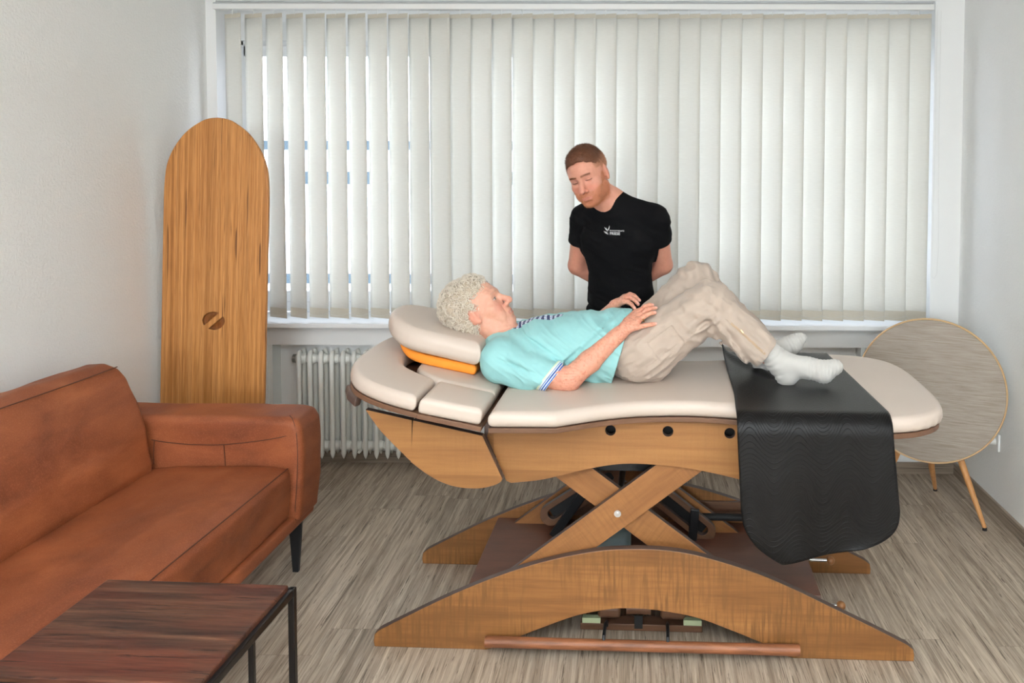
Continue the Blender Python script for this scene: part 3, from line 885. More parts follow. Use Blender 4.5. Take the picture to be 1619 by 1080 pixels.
for k in range(1, 9):
    t = (pi / 2) * k / 8; pv.append((-.108 - .052 * sin(t) - .012 * (k / 8), zt - .056 + .056 * cos(t)))
hang = np.linspace(.835, .42, 34)
for z in hang[1:]: pv.append((-.172 - .010 * sin((.835 - z) * 5), z))
pv = np.array(pv); sl_ = np.concatenate([[0], np.cumsum(np.hypot(*np.diff(pv, axis=0).T))]); Ltot = sl_[-1]
NA, NT = 60, 150
def sstep_(a, b, x):
    t = min(1, max(0, (x - a) / (b - a))); return t * t * (3 - 2 * t)
verts = []; uvs = []; faces = []
for j in range(NT + 1):
    s = Ltot * j / NT
    v = np.interp(s, sl_, pv[:, 0]); z = np.interp(s, sl_, pv[:, 1])
    k = max(0.0, (s - .86) / (Ltot - .86))             # 0 on top .. 1 at the hem
    # the free end is cut with round corners; left edge drifts towards the foot end as it hangs
    dz = max(0.0, .835 - z)
    left = .312 + .05 * dz + .012 * float(sstep_(.9, .6, s))
    right = .795 + .02 * min(1, dz * 4) + .04 * np.clip((.70 - v) / .8, 0, 1) - .028
    zz = z
    if zz < .60:
        r = np.clip((.62 - zz) / .20, 0, 1.2); left += .125 * r ** 3.0
    if zz < .58:
        r = np.clip((.60 - zz) / .18, 0, 1.2); right -= .115 * r ** 3.0
    for i in range(NA + 1):
        f = i / NA
        u = left + (right - left) * f
        zz2 = z + (.055 * k ** 3 * f if dz > 0 else 0)
        bulge = .006 * sin(f * pi) * min(1, dz * 6) + (.010 * sin(f * 6.5 + 1) * min(1, dz * 3))
        vv = v - bulge; up = 0.0
        if dz == 0:   # small fold running from the far left corner to the heels, and the curled corner
            u2, v2 = u - .33, v - .66
            up += .045 * math.exp(-((u - .305) / .026) ** 2) * np.clip((v - .40) / .28, 0, 1)
            lx = (u - .33) * .78 + (v - .62) * .62; ly = -(u - .33) * .62 + (v - .62) * .78
            cx = .335 + (.66 - v) * .42
            up += .016 * math.exp(-((u - cx) / .022) ** 2) * np.clip((v - .28) / .12, 0, 1)
        verts.append((u, vv, zz2 + up)); uvs.append((u, s))
for j in range(NT):
    for i in range(NA):
        a = j * (NA + 1) + i; faces.append((a, a + 1, a + NA + 2, a + NA + 1))
mo = mesh_obj('exercise_mat', [(x - .55, y - .0, z - .885) for x, y, z in verts], faces, MM, None, True)
uvl = mo.data.uv_layers.new(name='UVMap')
lv = np.empty(len(mo.data.loops), np.int32); mo.data.loops.foreach_get('vertex_index', lv)
uvl.data.foreach_set('uv', np.array(uvs, np.float32)[lv].ravel())
mo.location = Tt(.55, 0, .885); mo.rotation_euler = (0, 0, -TA)
sm = mo.modifiers.new('solid', 'SOLIDIFY'); sm.thickness = .0035; sm.offset = 0
tag(mo, 'black rubber exercise mat with embossed waves draped over the treatment table', 'mat')

# ------------------------------------------------------------------ tall wooden board by the window
def m_board():
    g = G('carbonised_bamboo'); co = g.co()
    X = g.sep(co, 0)
    r = g.n('ShaderNodeTexWhiteNoise', {'noise_dimensions': '1D'}, {'W': g.math('FLOOR', g.math('DIVIDE', X, .0125))})
    n1 = g.noise(g.scl(co, (85, 60, .7)), 1.0, 4, .55, .03); n2 = g.noise(g.scl(co, (260, 60, 7)), 1.0, 3, .6)
    n3 = g.noise(g.scl(co, (130, 60, 1.3), loc=(2, 0, 5)), 1.0, 3, .5); n4 = g.noise(g.scl(co, (55, 10, 2.8)), 1.0, 2, .5)
    c = g.ramp(n1, [(.3, srgb(176, 116, 60)), (.52, srgb(200, 140, 80)), (.75, srgb(212, 155, 96))])
    c = g.mix(.75, c, g.ramp(r, [(0, (.80, .75, .70, 1)), (1, (1.1, 1.08, 1.05, 1))]), 'MULTIPLY')
    c = g.mix(.6, c, g.ramp(n2, [(.38, (.6, .52, .45, 1)), (.56, (1, 1, 1, 1))]), 'MULTIPLY')
    c = g.mix(g.ramp(g.math('MULTIPLY', n3, n4), [(.385, 0.0), (.43, .8)]), c, srgb(84, 46, 24))
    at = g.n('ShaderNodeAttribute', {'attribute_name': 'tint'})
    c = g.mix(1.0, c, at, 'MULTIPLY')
    return g.done(c, .42, g.bump(n2, .1, .0005), spec=.35)
MBD = m_board()
tb = catmull([(0, 1.898), (.04, 1.893), (.08, 1.877), (.147, 1.828), (.204, 1.752), (.236, 1.675), (.247, 1.60), (.251, 1.50)], 5)
out_ = tb + [(.251, 0.0), (-.251, 0.0)] + [(-x, z) for x, z in reversed(tb)][:-1]
F = Field((-.28, -.03, -.03), (.28, 1.93, .05), .0032)
F.prism(out_, 0, .022, .006)
# carved grip: a shallow round scoop crossed by a diagonal bar
hc_ = (.0, .93)
idx = F.region((-.08, .84, -.03), (.08, 1.02, .05)); X, Y, Z = F.coords(idx)
dx, dy = X - hc_[0], Y - hc_[1]
rr_ = np.sqrt(dx ** 2 + (dy * 1.25) ** 2)
bar = np.abs(dy * cos(radians(42)) - dx * sin(radians(42))) - .013
scoop = np.maximum(rr_ - .053, -bar)
scoop = np.maximum(scoop, -(Z - (-.01)) * 0 - 1.0)
depth = np.minimum(.004 + .030 * np.clip(rr_ / .053, 0, 1) ** 1.6, .0185)
dcut = np.maximum(scoop, -(Z - (.022 - depth)))
F.D[idx] = np.maximum(F.D[idx], -dcut.astype(np.float32))
def bxf(P): return np.stack([P[:, 0], -P[:, 2], P[:, 1]], 1)
def grip_tint(P):  # multiplies the board colour to a darker brown inside the scoop
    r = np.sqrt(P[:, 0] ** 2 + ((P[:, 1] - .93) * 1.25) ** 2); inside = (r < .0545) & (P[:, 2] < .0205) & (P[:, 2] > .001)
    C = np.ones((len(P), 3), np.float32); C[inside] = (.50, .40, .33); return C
bd = F.obj('wooden_board', MBD, None, xf=bxf, color=grip_tint)
bd.location = (-2.030, 4.03, 0.003); bd.rotation_euler = (radians(-.6), radians(1.9), 0)
tag(bd, 'tall round-topped wooden board standing upright behind the sofa arm, left of the blind', 'board')

# ------------------------------------------------------------------ leather sofa
def m_leather():
    g = G('cognac_leather'); co = g.co()
    n1 = g.noise(g.scl(co, (1.2, 1.0, 2.4)), 2.6, 4, .6, .5); n2 = g.noise(g.scl(co, (3, 5, 16)), 1.0, 4, .6, .8); n3 = g.noise(co, 240, 3, .6)
    vor = g.n('ShaderNodeTexVoronoi', {'feature': 'DISTANCE_TO_EDGE'}, {'Vector': co, 'Scale': 210.0})
    c = g.ramp(n1, [(.28, srgb(112, 58, 36)), (.52, srgb(138, 75, 45)), (.78, srgb(162, 93, 57))])
    c = g.mix(.35, c, g.ramp(n2, [(.3, (.80, .76, .74, 1)), (.65, (1.12, 1.1, 1.06, 1))]), 'MULTIPLY')
    c = g.mix(g.ramp(n3, [(.5, 0.0), (.8, .35)]), c, srgb(190, 122, 84))
    h = g.math('ADD', g.math('MULTIPLY', g.ramp(vor, [(0, 0.0), (.12, 1.0)]), .5), n3)
    return g.done(c, .55, g.bump(h, .22, .0008), spec=.3)
ML = m_leather(); MSEAM = plain('dark_seam_thread', srgb(84, 44, 28), .7, .05)
SO = (-1.358, 3.317, 0); SA = radians(2.2)
sf = empty('sofa', SO, -SA, 'cognac brown leather sofa on black metal feet along the left wall', 'sofa')
LEN = 1.75
def lwr(P, a=.0035): return a * vnoise(P, 7) + a * .5 * vnoise(P, (20, 9, 20), 3)
F = Field((-.62, -LEN - .03, .2), (.05, .02, .54), .009)
pf = [(-.60, .282), (-.60, .472), (-.45, .488), (-.2, .500), (-.05, .497), (-.004, .486), (.010, .470), (.012, .40), (-.002, .285)]
def prismY(F, poly, y0, y1, r, k=0.0, op='+'):
    X, Y, Z = F.coords(tuple(slice(0, int(i)) for i in F.n))
    x, z = X[:, 0, :], Z[:, 0, :]
    x, z = np.broadcast_arrays(x, z)
    d2 = poly_sdf(poly, x, z)[:, None, :]
    qy = np.abs(Y - (y0 + y1) / 2) - (y1 - y0) / 2 + r; qx = d2 + r
    d = np.sqrt(np.maximum(qx, 0) ** 2 + np.maximum(qy, 0) ** 2) + np.minimum(np.maximum(qx, qy), 0) - r
    F.put(tuple(slice(0, int(i)) for i in F.n), d.astype(np.float32), k, op)
prismY(F, pf, -LEN, -.003, .014)
F.displace(lambda P: lwr(P) - .006 * np.exp(-((P[:, 1] + .9) / .5) ** 2) * (P[:, 2] > .4))
F.obj('seat_cushion', ML, sf, smooth=1)
F = Field((-.92, -LEN - .05, .36), (-.45, .02, .97), .009)
pb = [(-.55, .42), (-.528, .50), (-.548, .62), (-.585, .74), (-.632, .845), (-.668, .888), (-.72, .908), (-.79, .900), (-.83, .86), (-.82, .70), (-.80, .42)]
prismY(F, pb, -LEN, -.018, .035)
F.displace(lambda P: lwr(P, .005) + .010 * np.exp(-((P[:, 1] + .02) / .05) ** 2) * 0 - .02 * np.exp(-((P[:, 1] + .85) / .45) ** 2) * np.clip((P[:, 2] - .5) / .3, 0, 1))
F.obj('back_cushion', ML, sf, smooth=1)
def arm_obj(name, y0, y1):
    F = Field((-.86, y0 - .03, .22), (.09, y1 + .03, .72), .008)
    prismY(F, [(-.84, .262), (-.84, .680), (-.3, .684), (-.02, .686), (.022, .676), (.044, .64), (.050, .55), (.046, .40), (.030, .262)], y0, y1, .03)
    F.displace(lambda P: lwr(P, .003)); return F.obj(name, ML, sf, smooth=1)
a1 = arm_obj('armrest', .0, .215); arm_obj('armrest', -LEN - .22, -LEN - .003)
F = Field((-.86, -LEN - .24, .2), (.05, .24, .3), .008); F.rbox((-.82, -LEN - .2, .232), (.018, .195, .285), .012); F.obj('base_frame', ML, sf)
F = Field((-.88, -LEN - .2, .24), (-.76, .2, .72), .01); F.rbox((-.85, -LEN - .02, .26), (-.79, .02, .70), .02); F.obj('back_frame', ML, sf)
def seam(pts, par=sf, r=.0016): return tube('seam', catmull(pts, 5), r, MSEAM, par, 6)
seam([(-.56, -.0015, .589), (-.50, -.0015, .580), (-.40, -.002, .573), (-.27, -.002, .575), (-.14, -.002, .590), (-.03, -.001, .610), (.018, .004, .626)], a1)
seam([(-.265, -.002, .575), (-.262, -.002, .53), (-.260, -.002, .49)], a1)
seam([(-.548, -.002, .587), (-.552, -.002, .54), (-.553, -.001, .49)], a1)
seam([(-.01, .03, .687), (.012, .012, .672), (.028, .0035, .62), (.033, .0, .54), (.030, -.0, .45), (.020, .003, .33), (.017, .01, .27)], a1)
seam([(.002, y, .4905 + .006 * math.exp(-((y + .9) / .5) ** 2)) for y in np.linspace(-.02, -LEN + .02, 9)], [c for c in sf.children if c.name.startswith('seat_cushion')][0], .002)
seam([(-.655 + .008 * math.exp(-((y + .85) / .45) ** 2), y, .895 + .017 * math.exp(-((y + .85) / .45) ** 2)) for y in np.linspace(-.06, -LEN + .02, 9)], [c for c in sf.children if c.name.startswith('back_cushion')][0], .002)
MFT = plain('black_powder_coat', srgb(24, 24, 26), .45, .05)
for (fx, fy) in ((-.045, .13), (-.045, -LEN - .12), (-.74, .13), (-.74, -LEN - .12)):
    bm = bmesh.new()
    vs1 = [(-.07, -.006, .232), (.035, -.006, .232), (.030, -.006, .15), (.018, -.006, 0), (-.006, -.006, 0), (-.016, -.006, .15), (-.026, -.006, .19), (-.07, -.006, .205)]
    a = [bm.verts.new(v) for v in vs1]; b = [bm.verts.new((v[0], .012, v[2])) for v in vs1]
    bm.faces.new(a); bm.faces.new(b[::-1])
    for i in range(len(a)): bm.faces.new((a[i], b[i], b[(i + 1) % len(a)], a[(i + 1) % len(a)])[::-1])
    bmesh.ops.recalc_face_normals(bm, faces=bm.faces)
    o = bm_obj('leg', bm, MFT, sf); o.location = (fx, fy, 0)
    md = o.modifiers.new('bevel', 'BEVEL'); md.width = .002; md.segments = 2

# ------------------------------------------------------------------ small reclaimed-wood side table
def m_reclaimed():
    g = G('reclaimed_dark_wood'); co = g.co()
    n1 = g.noise(g.scl(co, (2.2, 26, 26)), 1.0, 6, .65, .8); n2 = g.noise(g.scl(co, (7, 130, 130)), 1.0, 4, .6, .4)
    n3 = g.noise(g.scl(co, (2.2, 7, 7)), 1.0, 3); n4 = g.noise(g.scl(co, (4, 60, 60), loc=(1, 7, 2)), 1.0, 4, .6, 1.0)
    c = g.ramp(n1, [(.28, srgb(36, 25, 22)), (.45, srgb(70, 46, 37)), (.6, srgb(96, 66, 50)), (.78, srgb(128, 96, 74))])
    c = g.mix(g.ramp(n3, [(.45, 0.0), (.66, .55)]), c, srgb(96, 42, 29))
    c = g.mix(.6, c, g.ramp(n2, [(.3, (.45, .42, .4, 1)), (.62, (1.2, 1.15, 1.1, 1))]), 'MULTIPLY')
    c = g.mix(g.ramp(n4, [(.60, 0.0), (.68, .8)]), c, srgb(30, 20, 18))
    return g.done(c, .5, g.bump(g.math('SUBTRACT', n2, g.ramp(n4, [(.58, 0.0), (.66, 1.0)])), .35, .0014), spec=.25)
MRC = m_reclaimed()
ZT = .56
st = empty('side_table', (-.93, 2.262, 0), -radians(2.6), 'small side table with dark reclaimed wood top and thin black metal legs', 'table')
bm = bmesh.new(); add_box(bm, (-.512, -.44, ZT - .028), (-.003, -.003, ZT), .003); bm_obj('tabletop', bm, MRC, st)
MTB = plain('black_steel_rod', srgb(34, 31, 30), .35, .1, 30, metal=.6)
fr_ = [(-.515, .004), (.004, .004), (.004, -.445), (-.515, -.445), (-.515, .004)]
bm = bmesh.new()
for i in range(4):
    a, b = fr_[i], fr_[i + 1]
    add_box(bm, (min(a[0], b[0]) - .007, min(a[1], b[1]) - .007, ZT - .034), (max(a[0], b[0]) + .007, max(a[1], b[1]) + .007, ZT - .012), .003)
for i in range(4):
    pass
bm_obj('rim_frame', bm, MTB, st)
for (lx, ly) in ((.004, .004), (.004, -.445)):
    box('leg', (lx - .009, ly - .009, 0), (lx + .009, ly + .009, ZT - .012), MTB, st, .002)
box('brace_leg', (-.006, -.222, .0), (.008, -.208, ZT - .02), MTB, st, .002)
bm = bmesh.new()
add_box(bm, (-.005, -.445, 0), (.013, .004, .018), .003)
for ly in (.004, -.445): add_box(bm, (-.515, ly - .009, 0), (.013, ly + .009, .018), .003)
bm_obj('floor_frame', bm, MTB, st)

# ------------------------------------------------------------------ round standing speaker in the corner
SPA = radians(25)
sp = empty('round_speaker', (1.435, 4.075, 0), -SPA * -1, 'big round standing speaker with beige fabric front on slim wooden legs', 'speaker')
sp.rotation_euler = (0, 0, -SPA)
def m_fab():
    g = G('beige_woven_fabric'); co = g.co()
    n1 = g.noise(g.scl(co, (7, 1, 190), rot=(0, radians(-6), 0)), 1.0, 5, .7, .3); n2 = g.noise(g.scl(co, (300, 10, 300)), 1.0, 2)
    c = g.ramp(n1, [(.33, srgb(142, 130, 118)), (.5, srgb(162, 151, 140)), (.68, srgb(176, 166, 155))])
    c = g.mix(g.ramp(n2, [(.5, 0.0), (.8, .3)]), c, srgb(150, 136, 122))
    return g.done(c, .9, g.bump(n1, .3, .001), spec=.2)
MFB = m_fab(); MRM = plain('pale_wood_rim', srgb(208, 172, 128), .35, .05, 12)
MOAK = wood('oiled_oak_leg', srgb(214, 160, 104), srgb(184, 128, 78), 2, 40, 3, (.3, .7))
rad_ = .338; cz = .617
def disc(r0, prof, n=96):
    bm = bmesh.new(); rings = []
    for (r, y) in prof:
        rings.append([bm.verts.new((r * cos(2 * pi * k / n), y, r * sin(2 * pi * k / n))) for k in range(n)] if r > 1e-6 else [bm.verts.new((0, y, 0))])
    for a, b in zip(rings, rings[1:]):
        for k in range(n):
            if len(a) == 1: bm.faces.new((a[0], b[k], b[(k + 1) % n]))
            elif len(b) == 1: bm.faces.new((a[k], b[0], a[(k + 1) % n]))
            else: bm.faces.new((a[k], b[k], b[(k + 1) % n], a[(k + 1) % n]))
    bmesh.ops.recalc_face_normals(bm, faces=bm.faces); return bm
tl = Matrix.Rotation(radians(-5), 4, 'X')
def dobj(name, prof, mat):
    o = bm_obj(name, disc(0, prof), mat, sp, True); o.location = (0, -.06, cz); o.rotation_euler = (radians(-5), 0, 0); shade_auto(o, 50); return o
dobj('fabric_front', [(0, -.022), (.2, -.020), (.30, -.014), (rad_ - .006, -.006), (rad_ - .004, .004)], MFB)
dobj('rim', [(rad_ - .0045, -.009), (rad_, -.010), (rad_ + .003, -.004), (rad_ + .003, .006), (rad_ - .008, .014), (rad_ - .006, .004), (rad_ - .0045, -.009)], MRM)
dobj('back_shell', [(rad_ - .006, .008), (.31, .05), (.22, .10), (.1, .13), (0, .135)], plain('white_shell', srgb(225, 225, 222), .4, .01))
tube('leg', [(.13, -.03, .33), (.155, -.04, .262), (.255, -.085, .012)], [.016, .016, .0095], MOAK, sp, 16)
tube('leg', [(-.13, -.03, .33), (-.155, -.04, .262), (-.255, -.085, .012)], [.016, .016, .0095], MOAK, sp, 16)
tube('leg', [(.0, .02, .36), (.0, .10, .20), (.0, .31, .012)], [.016, .015, .0095], MOAK, sp, 16)
MFR = plain('rubber_foot', srgb(40, 36, 34), .6)
for k, (x, y) in enumerate(((.255, -.085), (-.255, -.085), (0, .31))):
    tube('foot_cap', [(x, y, 0), (x, y, .014)], .0105, MFR, [c for c in sp.children if c.name.startswith('leg')][k])
# ------------------------------------------------------------------ people
def euler3(y, p, r): return rotm('z', y) @ rotm('x', p) @ rotm('y', r)
def sstep(a, b, x):
    t = np.clip((x - a) / (b - a), 0, 1); return t * t * (3 - 2 * t)
def lin(*c): return np.array(srgb(*c)[:3], np.float32)

def head_field(F, R, t, s, age=0.0, female=False, mouth_open=.0, eye_side=0.0):
    """head in its own frame: +Y face, +Z crown, +X the person's right; origin between the ears at eye level"""
    F.frame(R, t, s)
    F.ell((0, -.018, .034), (.0755, .097, .088), 0)
    F.ell((0, .030, .012), (.064, .060, .080), .04)
    F.ell((0, .030, -.055), (.053, .055, .052), .035)
    jw = .050 if not female else .046
    F.cone((jw, -.002, -.060), (.020, .066, -.098), .019, .017, .03)
    F.cone((-jw, -.002, -.060), (-.020, .066, -.098), .019, .017, .03)
    F.ell((0, .078, -.100), (.020, .014, .014), .02)
    for sx in (-1, 1):
        F.ell((sx * .043, .058, -.028), (.022, .020, .017), .025)
        F.ell((sx * .036, .062, -.062), (.020, .020, .022), .02)
    # brow ridge, sockets, lids
    F.cone((.040, .070, .021), (.012, .086, .018), .011, .010, .02); F.cone((-.040, .070, .021), (-.012, .086, .018), .011, .010, .02)
    for sx in (-1, 1):
        F.ell((sx * .0315, .094, .000), (.019, .013, .012), .014, '-')
        F.ell((sx * .0315, .0705, -.001), (.0155, .0145, .0125), .004)
        F.cone((sx * .045, .0735, -.0035), (sx * .018, .0805, -.0045), .0022, .0022, .004)     # lower lid
        F.cone((sx * .047, .0745, .0045), (sx * .031, .0825, .0085), .0026, .0028, .005); F.cone((sx * .031, .0825, .0085), (sx * .017, .0820, .004), .0028, .0022, .005)
        F.cone((sx * .046, .0715, .0005), (sx * .018, .0845, .0000), .0014, .0014, .002, '-')
    # nose
    F.cone((0, .083, .012), (0, .111, -.030), .0080, .0118, .010)
    F.ell((0, .1135, -.037), (.0125, .0125, .0108), .008)
    for sx in (-1, 1):
        F.ell((sx * .0140, .100, -.041), (.0080, .0105, .0080), .006)
        F.ell((sx * .0072, .107, -.0485), (.0035, .005, .003), .003, '-')
    # mouth
    F.ell((0, .085, -.070), (.028, .014, .022), .015)
    mo = mouth_open; lp_ = .74 if female else .72
    for (a, b) in (((-.027, .0805, -.068), (-.010, .0945, -.0665)), ((-.010, .0945, -.0665), (0, .0965, -.0675)), ((0, .0965, -.0675), (.010, .0945, -.0665)), ((.010, .0945, -.0665), (.027, .0805, -.068))):
        F.cone(a, b, .0035 * lp_, .0045 * lp_, .004)
    for (a, b) in (((-.022, .0835, -.0745 - mo), (-.008, .0935, -.0785 - mo)), ((-.008, .0935, -.0785 - mo), (.008, .0935, -.0785 - mo)), ((.008, .0935, -.0785 - mo), (.022, .0835, -.0745 - mo))):
        F.cone(a, b, .0038 * lp_, .0055 * lp_, .004)
    w = .0012 + mo * .45
    F.cone((-.027, .0845, -.0700 - mo / 2), (.0, .1000, -.0725 - mo / 2), w * .6, w, .002, '-'); F.cone((.0, .1000, -.0725 - mo / 2), (.027, .0845, -.0700 - mo / 2), w, w * .6, .002, '-')
    F.ell((0, .094, -.090 - mo * .5), (.016, .006, .005), .008, '-')
    # ears
    for sx in (-1, 1):
        Re = rotm('z', sx * radians(-22)) @ rotm('x', radians(-12))
        F.ell((sx * .079, -.012, -.006), (.0065, .0175, .031), .008, R=Re)
        F.ell((sx * .0895, -.009, -.002), (.0045, .0085, .017), .004, '-', R=Re)
        F.ell((sx * .080, .000, -.030), (.006, .009, .010), .006); F.ell((sx * .0725, -.008, -.006), (.0095, .018, .027), .010)
        F.ell((sx * .081, -.004, .000), (.003, .005, .009), .003)
    F.frame()

def hand(F, wrist, knuckles, tips, thumb, rp=.012, rf=.0085, k=.010, bend=(0, 0, .012), palm_dir=None):
    """palm from the wrist to the knuckles, then separate fingers with a middle joint lifted by BEND"""
    W = np.array(wrist, float)
    for i, kn in enumerate(knuckles):
        kn = np.array(kn, float)
        F.cone(W + (kn - W) * .12, kn, rp * 1.08, rf * 1.18, k)
    for i in range(len(knuckles) - 1): F.cone(knuckles[i], knuckles[i + 1], rf * 1.05, rf * 1.05, .008)
    for i, (kn, tp) in enumerate(zip(knuckles, tips)):
        kn, tp = np.array(kn, float), np.array(tp, float); b = np.array(bend if not isinstance(bend, list) else bend[i], float)
        m1 = kn + (tp - kn) * .48 + b; m2 = kn + (tp - kn) * .78 + b * .75
        F.cone(kn, m1, rf * 1.08, rf, .003); F.ell(m1, (rf * 1.06,) * 3, .003)
        F.cone(m1, m2, rf, rf * .92, .002); F.cone(m2, tp, rf * .92, rf * .74, .002)
    a, b_, c = [np.array(x, float) for x in thumb]
    F.cone(a, b_, rp * .95, rf * 1.1, .010); F.cone(b_, c, rf * 1.1, rf * .85, .003)

def m_skin(name, rough=.5):
    g = G(name)
    at = g.n('ShaderNodeAttribute', {'attribute_name': 'tint'})
    n = g.noise(g.co(), 70, 4, .6); n2 = g.noise(g.co(), 900, 2)
    c = g.mix(.28, at, g.ramp(n, [(.35, (.86, .74, .70, 1)), (.65, (1.06, 1.02, 1.0, 1))]), 'MULTIPLY')
    m = g.done(c, rough, g.bump(g.math('ADD', n, n2), .12, .0006), spec=.35)
    b = g.bsdf; b.inputs['Subsurface Weight'].default_value = .12; b.inputs['Subsurface Radius'].default_value = (.012, .004, .002); b.inputs['Subsurface Scale'].default_value = .6
    return m
def m_cloth(name, rough=.85, scale=900, strength=.25, sheen=.15):
    g = G(name); at = g.n('ShaderNodeAttribute', {'attribute_name': 'tint'})
    co = g.co(); w = g.noise(g.scl(co, (scale, scale, scale)), 1.0, 2); n = g.noise(co, 16, 3)
    c = g.mix(.5, at, g.ramp(n, [(.3, (.95, .95, .95, 1)), (.7, (1.03, 1.03, 1.03, 1))]), 'MULTIPLY')
    m = g.done(c, rough, g.bump(w, strength, .0005), spec=.15); g.bsdf.inputs['Sheen Weight'].default_value = sheen
    return m
def m_polo():
    g = G('mint_polo_cotton'); nd = g.nt.nodes.new('ShaderNodeAttribute'); nd.attribute_name = 'tint'
    at, al = nd.outputs[0], nd.outputs['Alpha']; co = g.co()
    w = g.noise(co, 900, 2); n = g.noise(co, 16, 3)
    mint = srgb(147, 197, 197); wh = srgb(214, 226, 226); bl = srgb(62, 92, 168); ye = srgb(222, 228, 186)
    st = [(0, wh), (.05, bl), (.13, wh), (.20, bl), (.30, wh), (.36, bl), (.41, wh), (.52, ye), (.60, mint)]
    rp = g.ramp(al, st, 'CONSTANT')
    c = g.mix(g.math('GREATER_THAN', al, .62), rp, at)
    c = g.mix(.5, c, g.ramp(n, [(.3, (.95, .95, .95, 1)), (.7, (1.03, 1.03, 1.03, 1))]), 'MULTIPLY')
    m = g.done(c, .85, g.bump(w, .25, .0005), spec=.15); g.bsdf.inputs['Sheen Weight'].default_value = .1
    return m
MPOLO = m_polo(); MBLACK = m_cloth('black_cotton', .9, 900, .25, 0.0)
MSKIN = m_skin('skin'); MCLOTH = m_cloth('cotton'); MKNIT = m_cloth('knitted_cotton', .95, 500, .5, .3)

def pt_attr_col(P, base):
    return np.tile(np.array(base, np.float32), (len(P), 1))
def face_tint(L, C, skin, red, dark, brow, iris, lips, female, down=False):
    """paint complexion, brows, lash lines, irises and lips from head-frame coordinates L"""
    x, y, z = L.T; ax = np.abs(x)
    def mixc(C, col, f): return C * (1 - f[:, None]) + col * f[:, None]
    f = np.exp(-((ax - .04) ** 2 + (z + .035) ** 2) / .0005) * (y > .03); C = mixc(C, red, f * .55)
    f = np.exp(-(x ** 2 + (z + .038) ** 2) / .00022) * (y > .09); C = mixc(C, red, f * .5)
    f = np.exp(-(((ax - .082) / .012) ** 2 + ((z + .01) / .04) ** 2)) * (np.abs(y + .008) < .03); C = mixc(C, red, f * .5)
    bz = .0235 - (ax - .030) ** 2 * 5
    f = sstep(.0048, .002, np.abs(z - bz)) * (ax > .010) * (ax < .048) * (y > .055); C = mixc(C, brow, f * (.35 if female else .75))
    ey = (y > .066) & (ax > .0175) & (ax < .0465)
    et = (1 - ((ax - .032) / .0155) ** 2)
    up = .0015 + .0030 * et; lo = -.0015 - .0026 * et
    inside = ey & (z < up) & (z > lo)
    if down:      # eyes cast down: the lids cover the eyes, only the lash line shows
        f = ey * sstep(.0036, .0014, np.abs(z - (lo + .0010))); C = mixc(C, dark, f * .85)
        f = ey * sstep(.0022, .0008, np.abs(z - up - .003)); C = mixc(C, red * .6, f * .45)
    else:
        C = mixc(C, lin(212, 200, 196), inside * .85)
        ir = inside & (np.abs(ax - .032) < .0055); C = mixc(C, iris, ir * 1.0)
        f = ey * sstep(.0022, .0008, np.abs(z - up)); C = mixc(C, dark, f * .8)
    f = ey * sstep(.0016, .0006, np.abs(z - lo)); C = mixc(C, red * .7, f * .5)
    f = (y > .076) * (ax < .027) * sstep(.0135 if female else .0105, .0095 if female else .007, np.abs(z + .0735) + ax * .18); C = mixc(C, lips, f * (.55 if female else .45))
    if female:
        f = (y > .078) * (ax < .019) * sstep(.0024, .0014, np.abs(z + .0742)); C = mixc(C, lin(196, 180, 168), f * .8)
    return C

def spikes(name, P, N, mats, parent, offset, length, rad, n, droop, rng, col=None, curl=0.0):
    """short hairs: thin tapered blades standing out of the surface"""
    idx = rng.choice(len(P), size=n, replace=len(P) < n)
    p = P[idx] + rng.normal(0, .0012, (n, 3)); d = N[idx] * .55 + droop[idx] + rng.normal(0, .25, (n, 3)); d /= np.linalg.norm(d, axis=1)[:, None]
    L = length * rng.uniform(.6, 1.2, n)[:, None]
    s = np.cross(d, rng.normal(0, 1, (n, 3))); s /= np.linalg.norm(s, axis=1)[:, None]; u = np.cross(d, s)
    a, b, c, tip = p + s * rad - d * .002, p - s * rad * .5 + u * rad * .87 - d * .002, p - s * rad * .5 - u * rad * .87 - d * .002, p + d * L
    V = np.concatenate([a, b, c, tip]); i = np.arange(n)
    Fc = np.concatenate([np.stack([i, i + n, i + 3 * n], 1), np.stack([i + n, i + 2 * n, i + 3 * n], 1), np.stack([i + 2 * n, i, i + 3 * n], 1)])
    return V, Fc

def vnormals(me):
    n = len(me.vertices); co = np.empty(n * 3, np.float32); no = np.empty(n * 3, np.float32)
    me.vertices.foreach_get('co', co); me.vertices.foreach_get('normal', no) if False else None
    vn = np.empty(n * 3, np.float32); me.vertex_normals.foreach_get('vector', vn)
    return co.reshape(-1, 3), vn.reshape(-1, 3)

# ================================================================== the woman on the table (coordinates u, v, z of the table)
WO = np.array([-.10, .36, .884])
Rtab = rotm('z', TA)
wy, wp, wr = radians(-94), .636, .06
RW = Rtab @ euler3(wy, wp, wr)
hw = np.array([-.596, 3.24, 1.13]) - np.array(TO); hw = Rtab @ hw
HWT = np.array([hw[0] - .002, .375, 1.128]); HWS = 1.045

F = Field((-.85, .06, .87), (.78, .68, 1.36), .0028)
head_field(F, RW, HWT, HWS, 1.0, True, .0035)
hd = lambda p: RW @ (np.array(p) * HWS) + HWT
F.cone(hd((0, -.018, -.055)), (-.535, .355, 1.02), .050, .058, .03)
F.cone(hd((0, .040, -.085)), (-.52, .36, 1.045), .018, .030, .03)      # slack skin under the chin
F.ell((-.36, .36, .985), (.19, .15, .095), .03); F.ell((-.15, .36, 1.0), (.17, .15, .105), .05); F.ell((-.02, .36, .985), (.12, .155, .09), .04)
F.cone((-.50, .25, .99), (-.50, .48, .99), .055, .055, .04)
